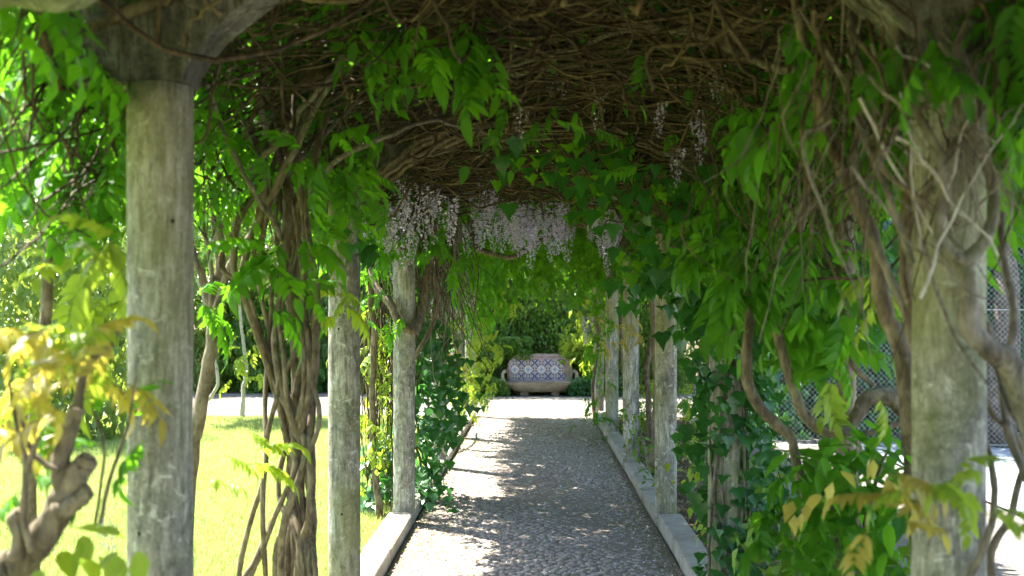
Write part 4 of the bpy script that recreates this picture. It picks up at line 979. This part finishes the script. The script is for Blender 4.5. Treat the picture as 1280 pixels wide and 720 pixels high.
# ------------------------------------------------------------------ chain link fence
FY = 13.6; fence = thing('chain_link_fence', 'tall galvanised chain link fence on thin rusty posts before the dark hedge', 'fence', (2.7, FY, 0))
gg = Geo(); cw = .036; hh = 3.6; nk = int(hh / cw); nw = int(5.6 / cw); rr = .0015
for i in range(nw):
    k = np.arange(nk + 1); pts = np.stack([(i + (k + i) % 2) * cw, np.where(k % 2, .003, -.003), .05 + k * cw], 1)
    V = np.concatenate([pts + np.array(d) * rr for d in ((0, 1, 0), (.87, -.5, 0), (-.87, -.5, 0))]); n = nk + 1
    a = np.arange(nk); Q = np.concatenate([np.stack([a + p * n, a + q * n, a + 1 + q * n, a + 1 + p * n], 1) for p, q in ((0, 1), (1, 2), (2, 0))])
    gg.add(V, None, Q)
tag(link('wire_mesh', gg.mesh('wire_mesh', M['wire'], False, False), fence), kind='stuff')
for x in (0.02, 1.50, 2.9, 4.3, 5.6):
    gg = Geo(); tube(gg, [(x, .03, -.02), (x, .03, 1.8), (x, .03, 3.7)], .019, 8); link('post', gg.mesh('post', M['post'], True, False), fence)
for z in (.08, 1.85, 3.64):
    gg = Geo(); tube(gg, [(0, .012, z), (2.8, .012, z), (5.6, .012, z)], .004, 5); link('tension_wire', gg.mesh('tension_wire', M['wire'], True, False), fence)

# ------------------------------------------------------------------ hedges, shrubs, trees behind
def leafmass(name, label, cat, lo, hi, n, size, mat, kind='simple', bulge=.35, group=None, stems=8, mound=True):
    """A hedge or shrub: stems inside, leaves thick near its uneven face and top."""
    lo = np.array(lo, float); hi = np.array(hi, float); cxy = (lo + hi) / 2
    t = thing(name, label, cat, (cxy[0], cxy[1], 0), group); sh = np.array([cxy[0], cxy[1], 0])
    p = lo + (hi - lo) * rng.random((n, 3)); 
    p[:, 1] = lo[1] + (hi[1] - lo[1]) * rng.random(n) ** 1.8
    f = bulge * (np.sin(p[:, 0] * 2.3 + p[:, 2] * 1.7) * .5 + np.sin(p[:, 0] * 5.1 - p[:, 2] * 3.9 + 1) * .3 + np.sin(p[:, 0] * 9 + p[:, 2] * 8) * .2)
    p[:, 1] += f; 
    if mound:
        e = np.abs(p[:, 0] - cxy[0]) / (hi[0] - lo[0]) * 2; top = hi[2] * (1 - .45 * e ** 3) * (1 + .12 * np.sin(p[:, 0] * 3.1) + .06 * np.sin(p[:, 0] * 8))
        p[:, 2] *= top / hi[2]
    A = mats(p, rng.uniform(size * .6, size * 1.25, n), .6, math.pi, -.95); gg = Geo(); lo_t = TPL[kind][1] or TPL[kind][0]; pk = rng.integers(0, len(lo_t), n)
    for i in range(len(lo_t)): stamp(gg, lo_t[i], A[pk == i])
    o = link('crown', gg.mesh('crown', M[mat], True, True, sh), t); o['kind'] = 'stuff'
    for k in range(stems):
        x = rng.uniform(lo[0] + .1, hi[0] - .1); y = (lo[1] + hi[1]) / 2 + rng.uniform(-.1, .3); gg = Geo()
        tube(gg, wob([(x, y, 0), (x + rng.normal(0, .15), y, hi[2] * .35), (x + rng.normal(0, .35), y, hi[2] * .8)], .08), [.04, .03, .012], 6, True, .1)
        link('trunk' if stems == 1 else 'stem', gg.mesh('stem', M['tree_bark'], True, False, sh), t)
    return t
leafmass('hedge', 'tall clipped green hedge growing close behind the tiled bench', 'hedge', (-3.2, 23.35, 0), (3.6, 24.7, 4.3), 42000, .095, 'hedge', 'simple', .3, None, 12, False)
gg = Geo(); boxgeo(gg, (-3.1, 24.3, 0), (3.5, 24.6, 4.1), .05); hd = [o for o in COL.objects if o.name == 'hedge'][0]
link('light_blocker', gg.mesh('light_blocker', M['tree_bark'], False, False, (.2, 24.025, 0)), hd)  # solid box added out of sight in the hedge to block bright gaps
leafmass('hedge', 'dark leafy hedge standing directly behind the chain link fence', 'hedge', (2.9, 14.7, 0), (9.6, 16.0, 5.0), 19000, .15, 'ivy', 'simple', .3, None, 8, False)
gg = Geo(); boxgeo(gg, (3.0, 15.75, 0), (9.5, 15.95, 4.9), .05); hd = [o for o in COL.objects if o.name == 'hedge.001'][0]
link('light_blocker', gg.mesh('light_blocker', M['tree_bark'], False, False, (6.25, 15.35, 0)), hd)  # another added box, stops light showing through the hedge behind the fence
leafmass('ground_ivy', 'low ivy clump spilling round the right arm of the tiled bench', 'ivy', (.75, 22.6, 0), (2.2, 23.3, .48), 1500, .085, 'ivy', 'ivy', .08, None, 2)
leafmass('ground_ivy', 'low ivy clump spilling round the left arm of the tiled bench', 'ivy', (-2.1, 22.6, 0), (-.55, 23.3, .5), 1600, .075, 'hedge', 'ivy', .08, None, 2)
leafmass('ground_ivy', 'leafy ivy fringe drooping over the right top of the tiled bench', 'ivy', (.55, 22.95, .72), (1.7, 23.4, 1.35), 800, .08, 'wist_yellow', 'ivy', .05, None, 1, False)
leafmass('ground_ivy', 'leafy ivy fringe drooping over the left top of the tiled bench', 'ivy', (-1.3, 22.98, .80), (-.05, 23.4, 1.3), 700, .07, 'hedge', 'ivy', .05, None, 1, False)
G_S = 'shrubs beyond the lawn'
shr = [(-12.8, -9.6, 23.6, 3.4, 'shrub', 'large sunlit glossy shrub beyond the lawn, farthest from the tiled bench'), (-10.0, -7.2, 23.9, 4.6, 'shrub', 'tall glossy leaved shrub beyond the lawn beside a pale sapling'),
       (-7.6, -5.0, 24.2, 3.2, 'hedge', 'rounded dark green shrub beyond the lawn between taller shrubs'), (-5.4, -3.0, 24.0, 3.9, 'tree', 'dark upright shrub next to the tall hedge end')]
for a, b_, y, hh, mt, lb in shr: leafmass('garden_shrub', lb, 'shrub', (a, y, 0), (b_, y + 1.5, hh), 9000, .17, mt, 'simple', .4, G_S, 6)
leafmass('garden_shrub', 'sunlit pale glossy shrub standing in the lawn beyond the bronze leaves', 'shrub', (-9.6, 14.6, 0), (-5.9, 16.4, 4.3), 9000, .16, 'shrub', 'simple', .5, G_S, 7)
G_T = 'trees around the garden'
def tree(label, x, y, h, r, n, size, mat='tree', bark='tree_bark', trunk=.16, low=.25):
    t = thing('garden_tree', label, 'tree', (x, y, 0), G_T); gg = Geo()
    tube(gg, wob([(0, 0, -.05), (.05, 0, h * .3), (-.1, .1, h * .6), (0, 0, h * .9)], .12), [trunk * 1.3, trunk, trunk * .7, .03], 10, True, .08)
    link('trunk', gg.mesh('trunk', M[bark], True, False), t); gg = Geo()
    cl = []
    for k in range(16):
        a = rng.uniform(0, 6.28); z = h * rng.uniform(low + .1, .95); q = r * rng.uniform(.35, .9) * math.sin(math.pi * min(1, .25 + .75 * (z / h)))
        e = np.array([math.cos(a) * q, math.sin(a) * q, z]); cl.append(e)
        o = Geo(); tube(o, wob([(0, 0, z * .7), e * np.array([.5, .5, 1]) - np.array([0, 0, h * .06]), e], .06), [trunk * .4, trunk * .15], 5, False); link('limb', o.mesh('limb', M[bark], True, False), t)
    cl = np.array(cl); i = rng.integers(0, len(cl), n); d = rng.normal(0, 1, (n, 3)); d /= np.linalg.norm(d, axis=1)[:, None]
    p = cl[i] + d * (rng.random(n) ** .45)[:, None] * np.array([r * .42, r * .42, h * .13])
    A = mats(p, rng.uniform(size * .6, size * 1.2, n), .6); pk = rng.integers(0, 4, n)
    for k in range(4): stamp(gg, FAR_SPRIG[k], A[pk == k])
    o = link('crown', gg.mesh('crown', M[mat]), t); o['kind'] = 'stuff'
for a in [('tall dense tree behind the glossy shrubs, far lawn corner', -14.5, 27.5, 10, 4.2, 3200, .42), ('tall dark tree behind the pale sapling', -9.5, 28, 11, 4.4, 3200, .42), ('broad tree rising behind the upright dark shrub', -4.6, 28.5, 11, 4.2, 3000, .42),
          ('tall tree directly behind the tiled bench hedge', .6, 29, 11, 4.4, 2600, .42), ('dark tree behind the hedge on the court side', 6.0, 27.5, 10.5, 4.2, 3000, .42), ('dense tree at the far end of the court', 11.5, 25.5, 10, 4.4, 3000, .42),
          ('leafy tree standing past the court edge behind the fence', 10.2, 18.8, 9, 3.8, 2600, .42), ('brown trunked tree close behind the chain link fence', 6.35, 14.15, 6.8, 2.2, 1300, .36, 'tree', 'tree_bark', .17, .5),
          ('low crowned dark tree behind the chain link fence', 5.5, 17.6, 7.5, 2.7, 2600, .36, 'tree', 'tree_bark', .14, .05)]:
    tree(*a)
# pale sapling at the edge of the cross path
b = P(305, 522, 18.0); v = Plant('sapling', 'thin pale barked sapling at the far edge of the lawn', 'sapling', (b[0], 18.0, 0))
v.stem(L([(303, 523), (304, 505), (305, 485), (307, 460), (300, 400), (296, 330)], 18.0), [.05, .035, .03, .02], 'pale_bark', amp=.03, sides=8)
v.cloud('sprig', 'shrub', P(305, 300, 18.0), (1.0, 1.0, 1.1), 260, .3)
v.px('wist', 'wist_yellow', [(310, 440), (300, 455), (315, 470), (320, 420), (295, 430)], 17.8, .3, 26, .3, 10, pitch=-.3, tilt=.4)
v.finish(40)
b = P(248, 516, 18.0); v = Plant('sapling', 'thin crooked grey sapling stem leaning beside a mottled pillar', 'sapling', (b[0], 18.0, 0))
v.stem(L([(248, 520), (256, 505), (268, 490), (272, 470), (262, 430), (255, 380), (240, 330)], 18.0), [.04, .03, .025, .015], 'pale_bark', amp=.03, sides=8)
v.cloud('sprig', 'tree', P(250, 290, 18.0), (1.0, 1.0, 1.0), 260, .3)
v.finish(40)
# bed behind the right kerb: undergrowth by the side path
v = Plant('undergrowth', 'mixed low green undergrowth on the bed between right kerb and fence', 'plants', (2.0, 9, 0))
for k in range(46):
    x, y = rng.uniform(1.35, 2.5), rng.uniform(5.2, 17.5); hgt = rng.uniform(.25, .9)
    pts = wob([(x, y, 0), (x + rng.normal(0, .08), y, hgt * .5), (x + rng.normal(0, .18), y + rng.normal(0, .1), hgt)], .03); v.twig(pts, [.007, .003], 'twig')
    v.cloud('sprig', 'hedge' if k % 3 else 'wist_yellow', (x, y, hgt * .7), (.24, .24, hgt * .5), 12, .16, .6)
v.finish(90)
